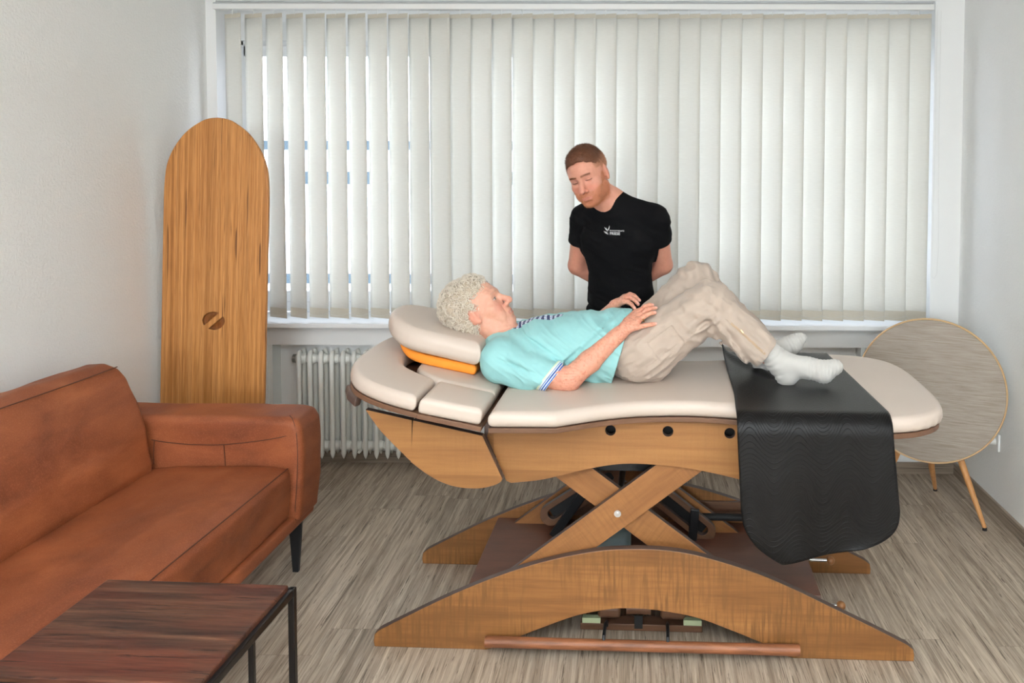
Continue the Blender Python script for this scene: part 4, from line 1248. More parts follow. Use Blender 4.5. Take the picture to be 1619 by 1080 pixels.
# right arm (near side)
F.chain([(-.52, .205, .970), (-.40, .165, .945), (-.285, .14, .922)], [.055, .05, .044], .02)
F.ell((-.262, .137, .921), (.043, .038, .040), .02)
F.cone((-.262, .14, .924), (-.19, .158, .985), .040, .0405, .015); F.cone((-.19, .158, .985), (-.085, .193, 1.078), .0405, .027, .012)
F.cone((-.10, .190, 1.067), (-.068, .199, 1.093), .0275, .024, .01, flat=(0, .9, -.4), ff=.85)
rk = [(-.020, .192, 1.104), (-.017, .207, 1.123), (-.015, .228, 1.137), (-.018, .250, 1.146)]
rt = [(.048, .197, 1.116), (.044, .222, 1.152), (.047, .245, 1.166), (.035, .27, 1.172)]
hand(F, (-.072, .200, 1.093), rk, rt, ((-.060, .225, 1.118), (-.030, .268, 1.145), (.002, .285, 1.158)), .0165, .0088, .012, [(.0, -.002, .001), (-.002, -.002, .006), (-.002, -.002, .008), (-.002, 0, .008)])
# left arm (far side)
F.chain([(-.50, .52, .98), (-.30, .585, .97), (-.25, .59, .98)], [.052, .044, .042], .02)
F.cone((-.25, .585, .985), (-.118, .455, 1.128), .040, .025, .012)
lk = [(-.080, .402, 1.160), (-.076, .422, 1.170), (-.076, .444, 1.172), (-.080, .466, 1.168)]
lt = [(-.036, .382, 1.138), (-.022, .408, 1.150), (-.018, .436, 1.160), (-.026, .462, 1.164)]
hand(F, (-.120, .448, 1.136), lk, lt, ((-.110, .470, 1.140), (-.085, .497, 1.145), (-.06, .50, 1.135)), .0155, .0085, .010, (-.002, 0, .013))
# legs and feet (inside trousers and socks)
F.cone((.0, .27, .985), (.245, .26, 1.17), .075, .055, .03); F.cone((.245, .26, 1.17), (.475, .225, .985), .050, .034, .02)
F.cone((-.01, .45, .985), (.21, .46, 1.225), .075, .055, .03); F.cone((.21, .46, 1.225), (.455, .42, .965), .050, .034, .02)
F.ell((.527, .22, .930), (.034, .028, .034), .02); F.cone((.50, .222, .968), (.63, .203, .950), .030, .026, .02); F.cone((.62, .205, .945), (.690, .193, .968), .028, .017, .015)
F.ell((.462, .418, .928), (.032, .028, .032), .02); F.cone((.462, .42, .95), (.56, .43, .985), .030, .024, .02); F.cone((.55, .43, .98), (.608, .44, 1.015), .026, .016, .015)
def skin_w(P):
    u, v, z = P.T
    C = pt_attr_col(P, lin(212, 160, 138))
    L = ((P - HWT) @ RW) / HWS
    head = (np.linalg.norm(L, axis=1) < .16)
    C2 = face_tint(L, C.copy(), None, lin(206, 130, 112), lin(96, 72, 64), lin(150, 120, 104), lin(70, 78, 84), lin(196, 118, 106), True)
    C = np.where(head[:, None], C2, C)
    arm = (~head) & (u > -.33) & (u < .08)
    sp = np.clip(vnoise(P, 130, 2) - .2, 0, 1) * .55 + np.clip(vnoise(P, 260, 5) - .25, 0, 1) * .8
    C = np.where(arm[:, None], C * (1 - np.clip(sp, 0, .75)[:, None]) + lin(172, 96, 72) * np.clip(sp, 0, .75)[:, None], C)
    C = np.where(arm[:, None], C * np.array([1.0, .90, .86], np.float32), C)
    veins = arm & (u > -.09); ve = np.clip(1 - np.abs(vnoise(P, (50, 120, 120), 9)) * 7, 0, 1)
    C = np.where(veins[:, None], C * (1 - .28 * ve[:, None]), C)
    nail = np.zeros(len(P))
    for t in rt + lt: nail = np.maximum(nail, sstep(.010, .006, np.linalg.norm(P - np.array(t) - np.array([0.002, 0, .003]), axis=1)))
    C = C * (1 - .6 * nail[:, None]) + lin(232, 178, 166) * .6 * nail[:, None]
    return C
def wrink_w(P):
    L = ((P - HWT) @ RW) / HWS
    n = np.linalg.norm(L, axis=1) < .16
    fold = np.zeros(len(P)); ax = np.abs(L[:, 0])
    fold += .0016 * np.exp(-((ax - .026 - (-.045 - L[:, 2]) * .35) / .0028) ** 2) * (L[:, 2] < -.03) * (L[:, 2] > -.09) * (L[:, 1] > .05)   # cheek folds
    fold += .0006 * np.sin(L[:, 2] * 900) * (L[:, 2] > .035) * (L[:, 1] > .05)
    fold += .0009 * np.sin((L[:, 2] + L[:, 1] * .4) * 620) * (L[:, 2] < -.105) * (L[:, 1] < .075)
    w = n * (fold + .0007 * vnoise(P, 120, 4))
    arm = (P[:, 0] > -.33) & (P[:, 0] < .06) & ~n
    return w + arm * (.0009 * vnoise(P, 90, 6) + .0012 * np.exp(-((P[:, 0] + .262) / .03) ** 2) * np.sin(P[:, 2] * 700))
F.displace(wrink_w, .02)
wom = F.obj('person', MSKIN, None, WO, color=skin_w)
wom.location = Tt(*WO); wom.rotation_euler = (0, 0, -TA)
tag(wom, 'elderly person in mint shirt and beige trousers lying knees bent on the treatment table', 'person')

# polo shirt
F = Field((-.66, .02, .86), (.05, .72, 1.20), .0028)
F.ell((-.345, .36, .985), (.205, .185, .122), 0); F.ell((-.17, .36, .99), (.19, .182, .140), .05); F.ell((-.05, .36, .985), (.15, .185, .150), .05)
F.cone((-.52, .23, .975), (-.52, .50, .985), .076, .072, .04)
F.cone((-.49, .345, .985), (-.55, .350, 1.000), .078, .066, .03)
TORW = F.D.copy()
F.cone((-.52, .205, .962), (-.40, .165, .940), .074, .064, .03); F.cone((-.40, .165, .940), (-.27, .135, .918), .062, .056, .015)
F.cone((-.50, .52, .975), (-.28, .59, .972), .072, .058, .03)
F.rbox((-.5, .2, .80), (.02, .52, .887), .0, 0, '-')
F.D = F.D
def fold_w(P):
    u, v, z = P.T
    q = np.stack([u * .8 + (z - 1) * .9, v, (z - 1) * .5 - u * .6], 1)
    rid = lambda a: 1 - 2 * np.abs(a)
    q2 = np.stack([(u - .1) * .55 + (z - 1) * .85, v * .6, (z - 1) * .5 - u * .8], 1)
    f = .0075 * vnoise(q, (26, 6, 9), 1) - .0042 * rid(vnoise(q2, (34, 7, 8), 2)) + .0028 * vnoise(P, 34, 3) - .002 * rid(vnoise(q2, (70, 16, 18), 4))
    # long drapes from the shoulder across the belly towards the hem
    d1 = (z - (1.04 - .75 * (u + .30)))
    d = -.015 * np.exp(-(((z - .985) - .9 * (u + .27)) / .010) ** 2) * np.exp(-((u + .25) / .10) ** 2)
    d += -.014 * np.exp(-(((z - 1.00) - .55 * (u + .20)) / .008) ** 2) * np.exp(-((u + .19) / .08) ** 2)
    d += -.012 * np.exp(-(((z - 1.04) + .5 * (u + .40)) / .008) ** 2) * np.exp(-((u + .40) / .07) ** 2)
    d += -.012 * np.exp(-(((z - .955) - 1.5 * (u + .20)) / .010) ** 2) * np.exp(-((u + .19) / .07) ** 2)
    d += -.012 * np.exp(-(((z - .975) + .25 * (u + .47)) / .008) ** 2) * np.exp(-((u + .45) / .06) ** 2)
    d += .008 * np.exp(-(((z - 1.03) - .75 * (u + .22)) / .010) ** 2) * np.exp(-((u + .22) / .10) ** 2)
    near = (v < .36)
    w = np.clip((.30 - np.abs(u + .28)) / .1, .3, 1)
    return f * w - d * near
F.displace(fold_w, .03)
F.shell(.006)
F.cone((-.525, .352, 1.035), hd((0, -.01, -.075)), .056, .066, .006, '-')
F.plane((-.105, .3, .92), (.26, 0, -.075), 0, F.region((-.14, .14, .80), (.06, .72, 1.25)))
sl = F.region((-.66, .0, .86), (-.24, .235, 1.02)); F.plane((-.316, .14, .922), (.80, -.12, -.59), 0, F.region((-.40, .0, .84), (-.2, .21, 1.0)), TORW > .016)
F.plane((-.27, .58, .97), (.9, .3, 0), 0, F.region((-.34, .545, .84), (-.1, .75, 1.1)))
nrm = np.array([.80, -.12, -.59]); nrm /= np.linalg.norm(nrm)
def shirt_w(P):
    u, v, z = P.T
    C = pt_attr_col(P, lin(147, 197, 197))
    d = -((P - np.array([-.316, .14, .922])) @ nrm)
    axd = np.sqrt((v - .15 - (u + .34) * -.23) ** 2 + (z - .929 + (u + .34) * .17) ** 2)
    cuff = (axd < .066) & (u < -.22) & (u > -.50) & (d < .06) & (v < .192)
    al = np.where(cuff, np.clip((d + .001) / .05, 0, 1), 1.0)
    pk = (z > 1.02) & (v < .43) & (v > .285) & (u > -.55) & (u < -.31) & (np.abs(v - .345) < .036 + (u + .53) * -.06)
    ph = np.mod(u * 1.0 + z * .6, .021)
    C[pk] = lin(226, 232, 238); C[pk & (ph < .012)] = lin(54, 62, 104); C[pk & (ph > .0155) & (ph < .018)] = lin(96, 130, 190)
    for uu in (-.590, -.560): C[np.linalg.norm(P - np.array([uu, .272, 1.035]), axis=1) < .006] = lin(150, 168, 170)
    hem = np.abs((P - np.array([-.105, .3, .92])) @ (np.array([.26, 0, -.075]) / .2706) + .02) < .0012
    C[hem & (u > -.2)] = lin(140, 200, 198)
    return np.concatenate([C, al[:, None].astype(np.float32)], 1)
F.obj('polo_shirt', MPOLO, wom, WO, color=shirt_w)

# trousers
F = Field((-.18, .08, .86), (.60, .62, 1.36), .003)
F.ell((-.03, .36, .982), (.135, .178, .108), 0)
F.ell((.02, .28, .985), (.09, .10, .098), .04); F.ell((.02, .44, .985), (.09, .10, .098), .04)
F.cone((.0, .275, 1.0), (.245, .262, 1.168), .100, .086, .03); F.cone((.245, .262, 1.172), (.44, .232, 1.015), .083, .058, .02)
F.cone((.0, .45, .995), (.205, .46, 1.222), .096, .084, .03); F.cone((.205, .46, 1.222), (.425, .428, 1.01), .080, .066, .02)
F.cone((.39, .235, 1.04), (.47, .225, .99), .055, .052, .01); F.cone((.39, .43, 1.04), (.455, .42, .975), .062, .060, .01)
F.rbox((-.2, .1, .8), (.3, .62, .886), 0, 0, '-')
def fold_t(P):
    u, v, z = P.T
    r = v < .36
    # frames along each thigh / shin
    kx, kz = np.where(r, .245, .205), np.where(r, 1.170, 1.222)
    sd = (u - kx) * .8 + (z - kz) * .6
    def body(al, ac):
        q = np.stack([al, v, ac], 1)
        f = .0055 * vnoise(q, (6, 26, 28), 11) - .0055 * (1 - 2 * np.abs(vnoise(q, (11, 22, 30), 12))) + .0028 * vnoise(P, 42, 13) - .002 * (1 - 2 * np.abs(vnoise(q, (26, 40, 60), 14)))
        f += .0045 * np.exp(-((al + .02) / .09) ** 2) * np.sin(al * 95 + ac * 60 + 3 * vnoise(P, 14, 15))
        back = np.clip((-ac) / .05, 0, 1) * np.exp(-(al / .06) ** 2)      # bunched cloth behind the knee
        f += .011 * back * np.sin(al * 150 + 3 * v)
        f -= .008 * np.exp(-((ac + .02 + al * .15) / .007) ** 2) * np.exp(-((al - .01) / .05) ** 2) * r
        f -= .006 * np.exp(-((ac + .045 + al * .1) / .007) ** 2) * np.exp(-((al + .05) / .07) ** 2) * r
        return f
    a1, c1 = (u - kx) * .80 + (z - kz) * .60, -(u - kx) * .60 + (z - kz) * .80
    a2, c2 = (u - kx) * .78 - (z - kz) * .62, (u - kx) * .62 + (z - kz) * .78
    w = sstep(-.03, .03, sd); f = body(a1, c1) * (1 - w) + body(a2, c2) * w
    thigh = sd < 0; al = np.where(thigh, a1, a2); ac = np.where(thigh, c1, c2)
    f += .0026 * (r & thigh & (np.abs(v - .19) < .05) & (np.abs(al + .20) < .055) & (np.abs(ac + .005) < .045))
    zl = r & ~thigh & (al > .06) & (al < .245) & (np.abs(ac - .012 + (al - .06) * .06) < .0022) & (v < .23)
    f += .0030 * zl
    sm = r & thigh & (np.abs(ac + .030 + .0 * al) < .0016) & (v < .22)
    f += .0016 * sm
    return f
F.displace(fold_t, .03)
F.shell(.006)
nr = np.array([.78, -.05, -.62]); nr /= np.linalg.norm(nr)
F.plane((.452, .225, 1.005), nr, 0, F.region((.36, .08, .86), (.60, .335, 1.2)))
nl = np.array([.70, 0, -.70]); nl /= np.linalg.norm(nl)
F.plane((.443, .42, .985), nl, 0, F.region((.33, .335, .86), (.60, .62, 1.2)))
F.plane((-.135, .36, .95), (-1, 0, .1), 0)
def tr_w(P):
    u, v, z = P.T
    C = pt_attr_col(P, lin(176, 160, 147))
    a = (u - .245) * .78 - (z - 1.170) * .62; c = (u - .245) * .62 + (z - 1.170) * .78
    zl = (v < .23) & (a > .085) & (a < .25)
    C[zl & (np.abs(c - .012 + (a - .06) * .06) < .0042)] = lin(176, 152, 128)
    C[(np.linalg.norm(P - np.array([.325, .18, 1.135]), axis=1) < .0)] = 1
    hem = (np.abs((P - np.array([.452, .225, 1.005])) @ nr + .022) < .0016) & (v < .335) & (u > .36)
    C[hem] = lin(180, 162, 146)
    w = (v < .2) & (np.abs((u + .10) * .9 + (z - .93) * .2) < .0)
    return C
trs = F.obj('trousers', MCLOTH, wom, WO, color=tr_w)
MZ = plain('zip_metal', srgb(206, 176, 140), .35, .05, metal=.8)
def wt(name, pts, r, mat, parent, n=8):
    return tube(name, [tuple(np.array(p) - WO) for p in pts], r, mat, parent, n)

# socks
def sock(path, rs, extra, lo, hi, clip_p, clip_n, seed):
    F = Field(lo, hi, .0026)
    for i in range(len(path) - 1): F.cone(path[i], path[i + 1], rs[i], rs[i + 1], 0 if i == 0 else .022)
    for c, r in extra: F.ell(c, r, .022)
    ax = np.array(path[-1]) - np.array(path[1]); ax /= np.linalg.norm(ax); p1 = np.array(path[1])
    def f(P):
        a = (P - p1) @ ax
        rib = .0016 * np.sin((P[:, 0] * .6 - P[:, 2] * .8) * 330 + 4 * vnoise(P, 25, seed)) * sstep(.035, -.005, a) * (.6 + .6 * vnoise(P, 30, seed + 7))
        return rib + .0012 * vnoise(P, 60, seed + 1) + .0008 * np.sin(a * 500) * (a > .10)
    F.displace(f, .02); F.plane(clip_p, clip_n, 0)
    return F.obj('sock', MKNIT, wom, WO, color=lambda P: pt_attr_col(P, lin(190, 187, 182)))
sock([(.425, .237, 1.045), (.498, .222, .975), (.60, .208, .958), (.652, .20, .950), (.694, .193, .968)], [.044, .043, .036, .036, .023],
     [((.526, .22, .930), (.043, .036, .043)), ((.655, .20, .944), (.032, .040, .029)), ((.695, .196, .966), (.022, .032, .022))], (.36, .14, .86), (.76, .32, 1.12), (.415, .237, 1.05), (-.75, 0, .65), 20)
sock([(.410, .425, 1.03), (.462, .42, .955), (.545, .43, .980), (.585, .435, 1.000), (.612, .44, 1.018)], [.040, .040, .034, .030, .021],
     [((.462, .418, .928), (.041, .036, .041)), ((.575, .433, .990), (.032, .038, .027))], (.34, .35, .86), (.68, .52, 1.10), (.402, .42, 1.03), (-.7, 0, .7), 30)
# ring and zip pulls
ringc = np.array((.0, .2105, 1.129)); rd = np.array(rt[1]) - np.array(rk[1]); rd /= np.linalg.norm(rd)
e1 = np.cross(rd, (0, 1, 0)); e1 /= np.linalg.norm(e1); e2 = np.cross(rd, e1)
wt('finger_ring', [tuple(ringc + .0108 * (cos(t) * e1 + sin(t) * e2)) for t in np.linspace(0, 2 * pi, 25)], .0011, plain('gold', srgb(220, 180, 110), .25, .02, metal=1.0), wom, 6)
wt('zip_pull', [(.352, .158, 1.106), (.356, .156, 1.100), (.361, .155, 1.095)], .0032, MZ, trs)
wt('zip_pull', [(.470, .190, 1.004), (.474, .188, .996), (.476, .187, .988)], .0030, MZ, trs)

# curly hair: a soft mass plus many small ringlets
MHW = plain('pale_blond_grey_hair', srgb(228, 217, 202), .6, .10, 60)
F = Field((-.85, .2, .98), (-.50, .55, 1.36), .003)
F.frame(RW, HWT, HWS)
F.ell((0, -.028, .046), (.088, .100, .088), 0); F.ell((0, -.052, -.015), (.078, .070, .068), .03); F.ell((0, .020, .082), (.066, .052, .036), .03)
def hl_mask(L):
    """>0 where hair grows, in head coordinates"""
    x, y, z = L.T; ax = np.abs(x)
    front = z - (.072 + 1.6 * ax ** 2 * 0)           # hairline across the forehead
    side = -(y - (.022 - .15 * (z - .0)))             # temple line
    m = np.where(z > .055, np.maximum((.073 - y) * .8 + (z - .070) * .6, -(y - .03)), side)
    ear = np.sqrt((y + .002) ** 2 + ((z + .012) / 1.2) ** 2) - .024
    m = np.minimum(m, np.where(ax > .05, ear, 1)); m = np.minimum(m, z + .085 + np.clip(y + .02, 0, 1) * 1.0)
    return m
def cut(F, fn):
    sl = tuple(slice(0, int(i)) for i in F.n); x, y, z = F.local(sl); sh = np.broadcast(x, y, z).shape
    L = np.stack([np.broadcast_to(q, sh).ravel() for q in (x, y, z)], 1)
    F.D = np.maximum(F.D, -fn(L).reshape(sh).astype(np.float32) * F.s)
cut(F, hl_mask)
F.frame()
F.displace(lambda P: .004 * vnoise(P, 60, 40) + .002 * np.abs(vnoise(P, 140, 41)) - .001)
hair = F.obj('hair', plain('hair_undertone', srgb(190, 174, 154), .8, .2, 60), wom, WO, smooth=0)
rg = np.random.default_rng(11)
HP, HN = vnormals(hair.data)
nc = 2300; idx = rg.choice(len(HP), nc)
Vs = []; Fs = []; base = 0
keep = 0
for i in idx:
    p = HP[i].astype(float); nrm_ = HN[i].astype(float)
    Lh = (((p + WO) - HWT) @ RW) / HWS
    t = np.cross(nrm_, rg.normal(0, 1, 3)); t /= np.linalg.norm(t) + 1e-9; b = np.cross(nrm_, t)
    R0 = rg.uniform(.0050, .0125); turns = rg.uniform(.8, 1.5); m = 11; rr0 = rg.uniform(.0009, .0019)
    ks = np.linspace(0, turns * 2 * pi, m)
    ad = t * rg.uniform(.004, .012) + nrm_ * rg.uniform(-.002, .004)
    if Lh[2] < -.02: ad = ad + RW @ np.array([0, -.004, -.014]) * rg.uniform(.5, 1)
    c = p[None] + nrm_ * .001 + np.outer(ks / ks[-1], ad) * 1.0 + R0 * (np.outer(np.cos(ks), b) + np.outer(np.sin(ks), nrm_ * .8 + t * .3))
    rads = rr0 * np.sin(np.linspace(.35, pi - .2, m))
    tg = np.gradient(c, axis=0); tg /= np.linalg.norm(tg, axis=1)[:, None] + 1e-9
    s1 = np.cross(tg, nrm_ + .3 * t); s1 /= np.linalg.norm(s1, axis=1)[:, None] + 1e-9; s2 = np.cross(tg, s1)
    for k in range(4):
        a = k * pi / 2; Vs.append(c + (cos(a) * s1 + sin(a) * s2) * rads[:, None])
    for k in range(4):
        for j in range(m - 1):
            a0 = base + k * m + j; b0 = base + ((k + 1) % 4) * m + j
            Fs.append((a0, b0, b0 + 1, a0 + 1))
    base += 4 * m
np_mesh('curls', np.concatenate(Vs), np.array(Fs), MHW, hair)

# ================================================================== the man standing behind the table
MT_ = radians(160); MO = np.array([-.05, 3.96, 0.0]); RM = rotm('z', MT_)
def m_(x, y, z): return tuple(RM.T @ (np.array([x, y, z]) - MO))      # world -> his own frame
myaw, mp, mr = 2.821, -.284, .293
HR = RM.T @ euler3(myaw, mp, mr); HT_ = np.array(m_(-.200, 3.84, 1.637)); HS = 1.07
F = Field((-.36, -.36, -.01), (.36, .34, 1.82), .003)
head_field(F, HR, HT_, HS, 0, False, .0)
hm = lambda p: HR @ (np.array(p) * HS) + HT_
nb = np.array(m_(-.095, 3.90, 1.50))
F.cone(hm((0, -.020, -.060)), nb, .056, .064, .03)
shL, shR = m_(.095, 3.87, 1.435), m_(-.225, 3.985, 1.43)
mid = (np.array(shL) + np.array(shR)) / 2
F.cone(nb + [0, 0, .02], shL, .045, .058, .04); F.cone(nb + [0, 0, .02], shR, .045, .058, .04)
F.ell((mid[0], mid[1], 1.33), (.165, .11, .17), .05); F.ell((mid[0] * .6, mid[1] * .5, 1.10), (.132, .088, .18), .06); F.ell((0, 0, .95), (.142, .10, .13), .05)
eL, eR = m_(.140, 3.99, 1.215), m_(-.265, 4.07, 1.20)
wL, wR_ = m_(.0, 4.095, 1.10), m_(-.13, 4.11, 1.10)
F.cone(shL, eL, .058, .045, .02); F.cone(eL, wL, .046, .029, .012)
F.cone(shR, eR, .058, .045, .02); F.cone(eR, wR_, .046, .029, .012)
for (w_, sgn) in ((wL, 1), (wR_, -1)):
    w0 = np.array(w_); kx_ = [tuple(w0 + np.array([sgn * .055, .0, -.030 - .018 * i * 1.0 + .02])) for i in range(4)]
    tx = [tuple(np.array(k_) + np.array([sgn * .045, .020, -.02])) for k_ in kx_]
    hand(F, w_, kx_, tx, (tuple(w0 + [sgn * .02, .01, .02]), tuple(w0 + [sgn * .05, .015, .035]), tuple(w0 + [sgn * .075, .02, .03])), .015, .009, .012, (0, -.01, 0))
for s_ in (-1, 1):
    F.chain([(s_ * .085, 0, .92), (s_ * .09, .01, .50), (s_ * .095, -.02, .09)], [.085, .058, .038], .04)
    F.cone((s_ * .095, -.02, .06), (s_ * .11, .13, .04), .040, .030, .03)
scalp_col = lin(176, 124, 94)
def skin_m(P):
    C = pt_attr_col(P, lin(212, 152, 130))
    L = ((P - HT_) @ HR) / HS; n = np.linalg.norm(L, axis=1) < .17
    C2 = face_tint(L, C.copy(), None, lin(210, 132, 112), lin(92, 62, 50), lin(150, 100, 72), lin(70, 80, 90), lin(190, 108, 98), False, True)
    bm_ = beard_mask(L); C2 = C2 * (1 - .55 * bm_[:, None]) + lin(178, 108, 70) * .55 * bm_[:, None]
    h = sstep(-.006, .010, hairm(L)); C2 = C2 * (1 - .7 * h[:, None]) + scalp_col * .7 * h[:, None]
    C = np.where(n[:, None], C2, C)
    arm = ~n; C = np.where(arm[:, None], C * np.array([1.0, .95, .93], np.float32), C)
    return C
def beard_mask(L):
    x, y, z = L.T; ax = np.abs(x)
    jaw = sstep(.000, .012, y + (z + .03) * -.4) * sstep(-.004, .014, (-.052 - z) + (ax - .030) * .5) * sstep(-.012, .010, y)
    side = sstep(.050, .060, ax) * sstep(.002, .012, y) * sstep(.015, .0, z) * sstep(.044, .026, y + z * .25) * .6
    chin = sstep(-.078, -.090, z) * sstep(-.01, .01, y)
    must = sstep(-.047, -.052, z) * sstep(-.072, -.066, z) * (ax < .034) * (y > .07)
    m = np.maximum(np.maximum(jaw * (z < -.03), side), np.maximum(chin, must))
    lips = (ax < .024) & (np.abs(z + .0735) < .0085 - ax * .12) & (y > .075)
    m = m * ~lips * sstep(-.128, -.112, z)
    under = (y < .045) & (z < -.102)
    return np.where(under, m * .4, m)
def hairm(L):
    x, y, z = L.T; ax = np.abs(x)
    hl = .072 + .004 * vnoise(L, 90, 77) - .10 * np.clip(ax - .030, 0, 1)                       # forehead hairline height (recedes a little at the sides)
    front = (z - hl) + (.070 - y) * .55
    side = np.where(z > .030, .052 - y, .018 - y + (z - .030) * .35 )
    m = np.where(z > .060, front, side)
    ear = np.sqrt((y + .010) ** 2 + ((z + .006) / 1.5) ** 2) - .020
    m = np.minimum(m, np.where(ax > .055, ear, 1)); return np.minimum(m, (z + .052))
man = F.obj('person', MSKIN, None, (0, 0, 0), color=skin_m)
man.location = MO; man.rotation_euler = (0, 0, MT_)
tag(man, 'bearded person in black t-shirt standing behind the table, looking down, hands behind back', 'person')

# short hair, beard and brows
def m_hairm(name, a, b):
    g = G(name); co = g.co(); n = g.noise(co, 260, 3, .6)
    return g.done(g.mix(n, a, b), .55, spec=.3)
def m_hairt():  # colour comes from the strand roots
    g = G('short_auburn_hair'); at = g.n('ShaderNodeAttribute', {'attribute_name': 'tint'}); return g.done(at, .5, spec=.3)
MHTT = m_hairt(); MHM = m_hairm('short_brown_hair', srgb(112, 70, 46), srgb(166, 112, 78)); MBE = m_hairm('ginger_beard', srgb(176, 106, 66), srgb(214, 148, 104))
MP, MN = vnormals(man.data); ML_ = ((MP.astype(float) - HT_) @ HR) / HS
nh = np.linalg.norm(ML_, axis=1) < .17
hv = hairm(ML_)
selh = nh & (hv > .001)
F = Field(tuple(HT_ - .16), tuple(HT_ + .19), .003); F.frame(HR, HT_, HS)
F.ell((0, -.019, .038), (.0770, .0980, .0935), 0); F.ell((0, .028, .045), (.061, .061, .062), .03); F.ell((0, .024, .090), (.048, .046, .026), .03)
def top_mask(L):
    x, y, z = L.T
    return np.minimum(hairm(L) - .002 + np.clip(.04 - z, 0, 1) * 0, z - .012)
cut(F, top_mask); F.frame(); F.displace(lambda P: .0018 * vnoise(P, 150, 50) + .001 * vnoise(P, 300, 51))
def hair_tint(P):
    L = ((P - HT_) @ HR) / HS; f = sstep(.028, .078, L[:, 2] + .25 * L[:, 1])[:, None]
    n = (.5 + .5 * vnoise(P, 160, 80))[:, None]
    return ((lin(176, 124, 94) * (1 - f) + lin(104, 66, 46) * f) * (.85 + .3 * n)).astype(np.float32)
hairo = F.obj('hair', MHTT, man, color=hair_tint)
HP2, HN2 = vnormals(hairo.data); L2 = ((HP2.astype(float) - HT_) @ HR) / HS
rg = np.random.default_rng(5)
dr = np.tile(HR @ np.array([0, .75, .30]), (len(HP2), 1)) * sstep(.04, .08, L2[:, 2])[:, None] + np.tile(HR @ np.array([0, -.3, -.5]), (len(HP2), 1)) * (1 - sstep(.04, .08, L2[:, 2]))[:, None]
V1, F1 = spikes('s', HP2.astype(float), HN2.astype(float), None, None, None, .0075, .0006, 9000, dr, rg)
i2 = np.where(selh & (ML_[:, 2] < .05))[0]
V2, F2 = spikes('s', MP[i2].astype(float), MN[i2].astype(float), None, None, None, .0035, .0004, 3600, np.tile(HR @ np.array([0, -.2, -.6]), (len(i2), 1)), rg)
np_mesh('hair_strands', np.concatenate([V1, V2]), np.concatenate([F1, F2 + len(V1)]), MHTT, hairo, smooth=False, color=hair_tint)
bmk = beard_mask(ML_) * nh; ib = np.where(bmk > .35)[0]
V3, F3 = spikes('s', MP[ib].astype(float), MN[ib].astype(float), None, None, None, .0048, .0005, 5200, np.tile(HR @ np.array([0, .1, -.8]), (len(ib), 1)), rg)
np_mesh('beard', V3, F3, MBE, man, smooth=False)
ibr = np.where(nh & (ML_[:, 1] > .055) & (np.abs(np.abs(ML_[:, 0]) - .029) < .019) & (np.abs(ML_[:, 2] - (.0235 - (np.abs(ML_[:, 0]) - .03) ** 2 * 5)) < .0032))[0]
V4, F4 = spikes('s', MP[ibr].astype(float), MN[ibr].astype(float), None, None, None, .006, .0005, 420, np.tile(HR @ np.array([0, .1, .2]), (len(ibr), 1)), rg)
np_mesh('eyebrows', V4, F4, MHM, man, smooth=False)

# t-shirt
F = Field((-.40, -.34, .82), (.40, .34, 1.64), .003)
F.ell((mid[0], mid[1], 1.33), (.180, .128, .185), 0); F.ell((mid[0] * .6, mid[1] * .5, 1.10), (.158, .116, .20), .06); F.ell((0, 0, .94), (.170, .125, .15), .05)
F.cone(nb + [0, 0, .008], np.array(shL) + [0, 0, .0], .060, .066, .04); F.cone(nb + [0, 0, .008], np.array(shR) + [0, 0, .0], .060, .066, .04)
def lerp3(a, b, t): return tuple(np.array(a) + (np.array(b) - np.array(a)) * t)
TOR = F.D.copy()
F.cone(shL, lerp3(shL, eL, .62), .070, .066, .02); F.cone(shR, lerp3(shR, eR, .62), .068, .062, .02)
def fold_m(P):
    x, y, z = P.T
    q = np.stack([x + z * .5, y, z - x * .4], 1)
    f = .006 * vnoise(q, (9, 12, 24), 60) - .004 * (1 - 2 * np.abs(vnoise(q, (12, 12, 34), 61)))
    low = np.clip((1.25 - z) / .2, 0, 1)
    nk = sstep(.08, .15, np.linalg.norm(P - nb, axis=1))
    return f * (.6 + low) * nk 
F.displace(fold_m, .03); F.shell(.006)
F.cone(nb + [0, .01, .0], hm((0, -.005, -.075)), .056, .064, .005, '-')
def armcut(sh, el, t, lo, hi):
    n_ = np.array(el) - np.array(sh); n_ /= np.linalg.norm(n_); F.plane(lerp3(sh, el, t), n_, 0, F.region(lo, hi), TOR > .014)
armcut(shL, eL, .47, (-.40, -.34, 1.14), (shL[0] + .09, .3, 1.43)); armcut(shR, eR, .50, (shR[0] - .09, -.34, 1.14), (.40, .3, 1.43))
F.plane((0, 0, .86), (0, 0, -1))
ts = F.obj('t_shirt', MBLACK, man, smooth=2, color=lambda P: pt_attr_col(P, lin(13, 13, 15)))
F = Field((-.25, -.22, .02), (.25, .22, 1.04), .005)
F.ell((0, 0, .94), (.160, .116, .14), 0)
for s_ in (-1, 1): F.chain([(s_ * .085, 0, .92), (s_ * .09, .01, .50), (s_ * .095, -.015, .07)], [.10, .078, .066], .03)
F.displace(lambda P: .004 * vnoise(P, (20, 20, 12), 70)); F.plane((0, 0, .05), (0, 0, -1)); F.plane((0, 0, 1.02), (0, 0, 1))
F.obj('trousers', MBLACK, man, color=lambda P: pt_attr_col(P, lin(26, 26, 28)))
MSHO = plain('black_shoe', srgb(30, 30, 32), .5, .05)
for s_ in (-1, 1):
    F = Field((s_ * .1 - .09, -.12, -.01), (s_ * .1 + .09, .24, .15), .004)
    F.cone((s_ * .095, -.03, .045), (s_ * .115, .15, .036), .046, .042, 0); F.cone((s_ * .095, -.03, .07), (s_ * .095, -.02, .10), .045, .042, .02)
    F.rbox((s_ * .105 - .055, -.11, .0), (s_ * .105 + .055, .215, .022), .01, .006); F.plane((0, 0, .001), (0, 0, -1))
    F.obj('shoe', MSHO, man)

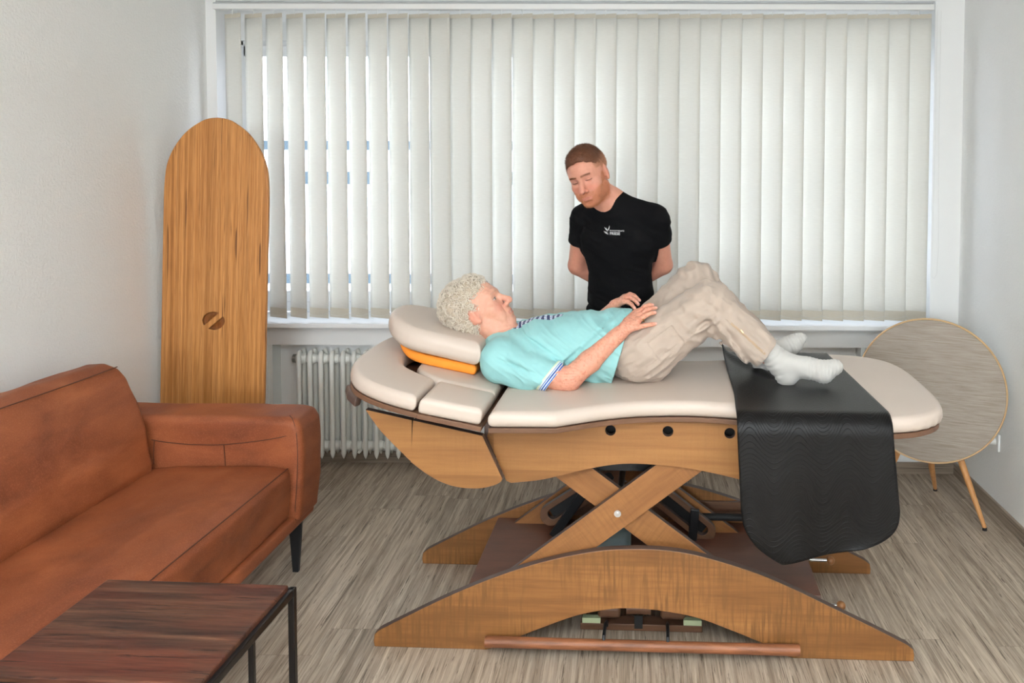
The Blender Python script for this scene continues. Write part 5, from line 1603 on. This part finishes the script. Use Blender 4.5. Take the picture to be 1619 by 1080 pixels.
# chest print, laid onto the shirt
dg = bpy.context.evaluated_depsgraph_get()
bvh = BVHTree.FromObject(ts, dg)
MPR = plain('white_print', srgb(214, 214, 214), .7, .02)
pc = Vector(m_(-.108, 3.80, 1.384))
vx = Vector((RM.T @ np.array([1, 0, 0])).tolist()); vz = Vector((0, 0, 1)); vdir = Vector((RM.T @ np.array([.0, 1, .0])).tolist())
bm = bmesh.new()
def text_into(txt, size, ox, oz, bold=0.0):
    cu = bpy.data.curves.new('t', 'FONT'); cu.body = txt; cu.size = size; cu.resolution_u = 2; cu.offset = bold
    o = bpy.data.objects.new('t', cu); COL.objects.link(o); bpy.context.view_layer.update()
    me = bpy.data.meshes.new_from_object(o.evaluated_get(bpy.context.evaluated_depsgraph_get()))
    base_ = [bm.verts.new((v.co.x + ox, 0, v.co.y + oz)) for v in me.vertices]
    for p in me.polygons:
        try: bm.faces.new([base_[i] for i in p.vertices])
        except ValueError: pass
    bpy.data.objects.remove(o); bpy.data.curves.remove(cu)
text_into('PHYSIOTHERAPIE', .0098, .004, .004, .00012)
text_into('FRIESE', .0195, .004, -.0135, .0004)
def blade(p, q, w):
    d = Vector((q[0] - p[0], 0, q[1] - p[1])); n_ = Vector((-d.z, 0, d.x)).normalized() * w
    a = Vector((p[0], 0, p[1])); b = Vector((q[0], 0, q[1])); m2 = (a + b) / 2
    vs2 = [bm.verts.new(c) for c in (a, m2 - n_, b, m2 + n_)]; bm.faces.new(vs2)
for p, q, w in (((-.006, .002), (-.026, .026), .0022), ((-.006, .002), (-.017, .024), .0018), ((-.004, .004), (.003, .034), .0024), ((-.010, .010), (.000, .016), .0018),
                ((-.030, .004), (-.002, -.006), .0018), ((-.028, .0), (-.002, -.011), .0018), ((-.020, -.006), (.0, -.013), .0014)): blade(p, q, w)
bmesh.ops.triangulate(bm, faces=bm.faces); bmesh.ops.subdivide_edges(bm, edges=[e for e in bm.edges if e.calc_length() > .006], cuts=1)
for v in bm.verts:
    p = pc + vx * (v.co.x * .86) + vz * (v.co.z * .86)
    h = bvh.ray_cast(p - vdir * .3, vdir)
    v.co = (h[0] - vdir * .0014) if h[0] is not None else p
bm_obj('chest_print', bm, MPR, ts)
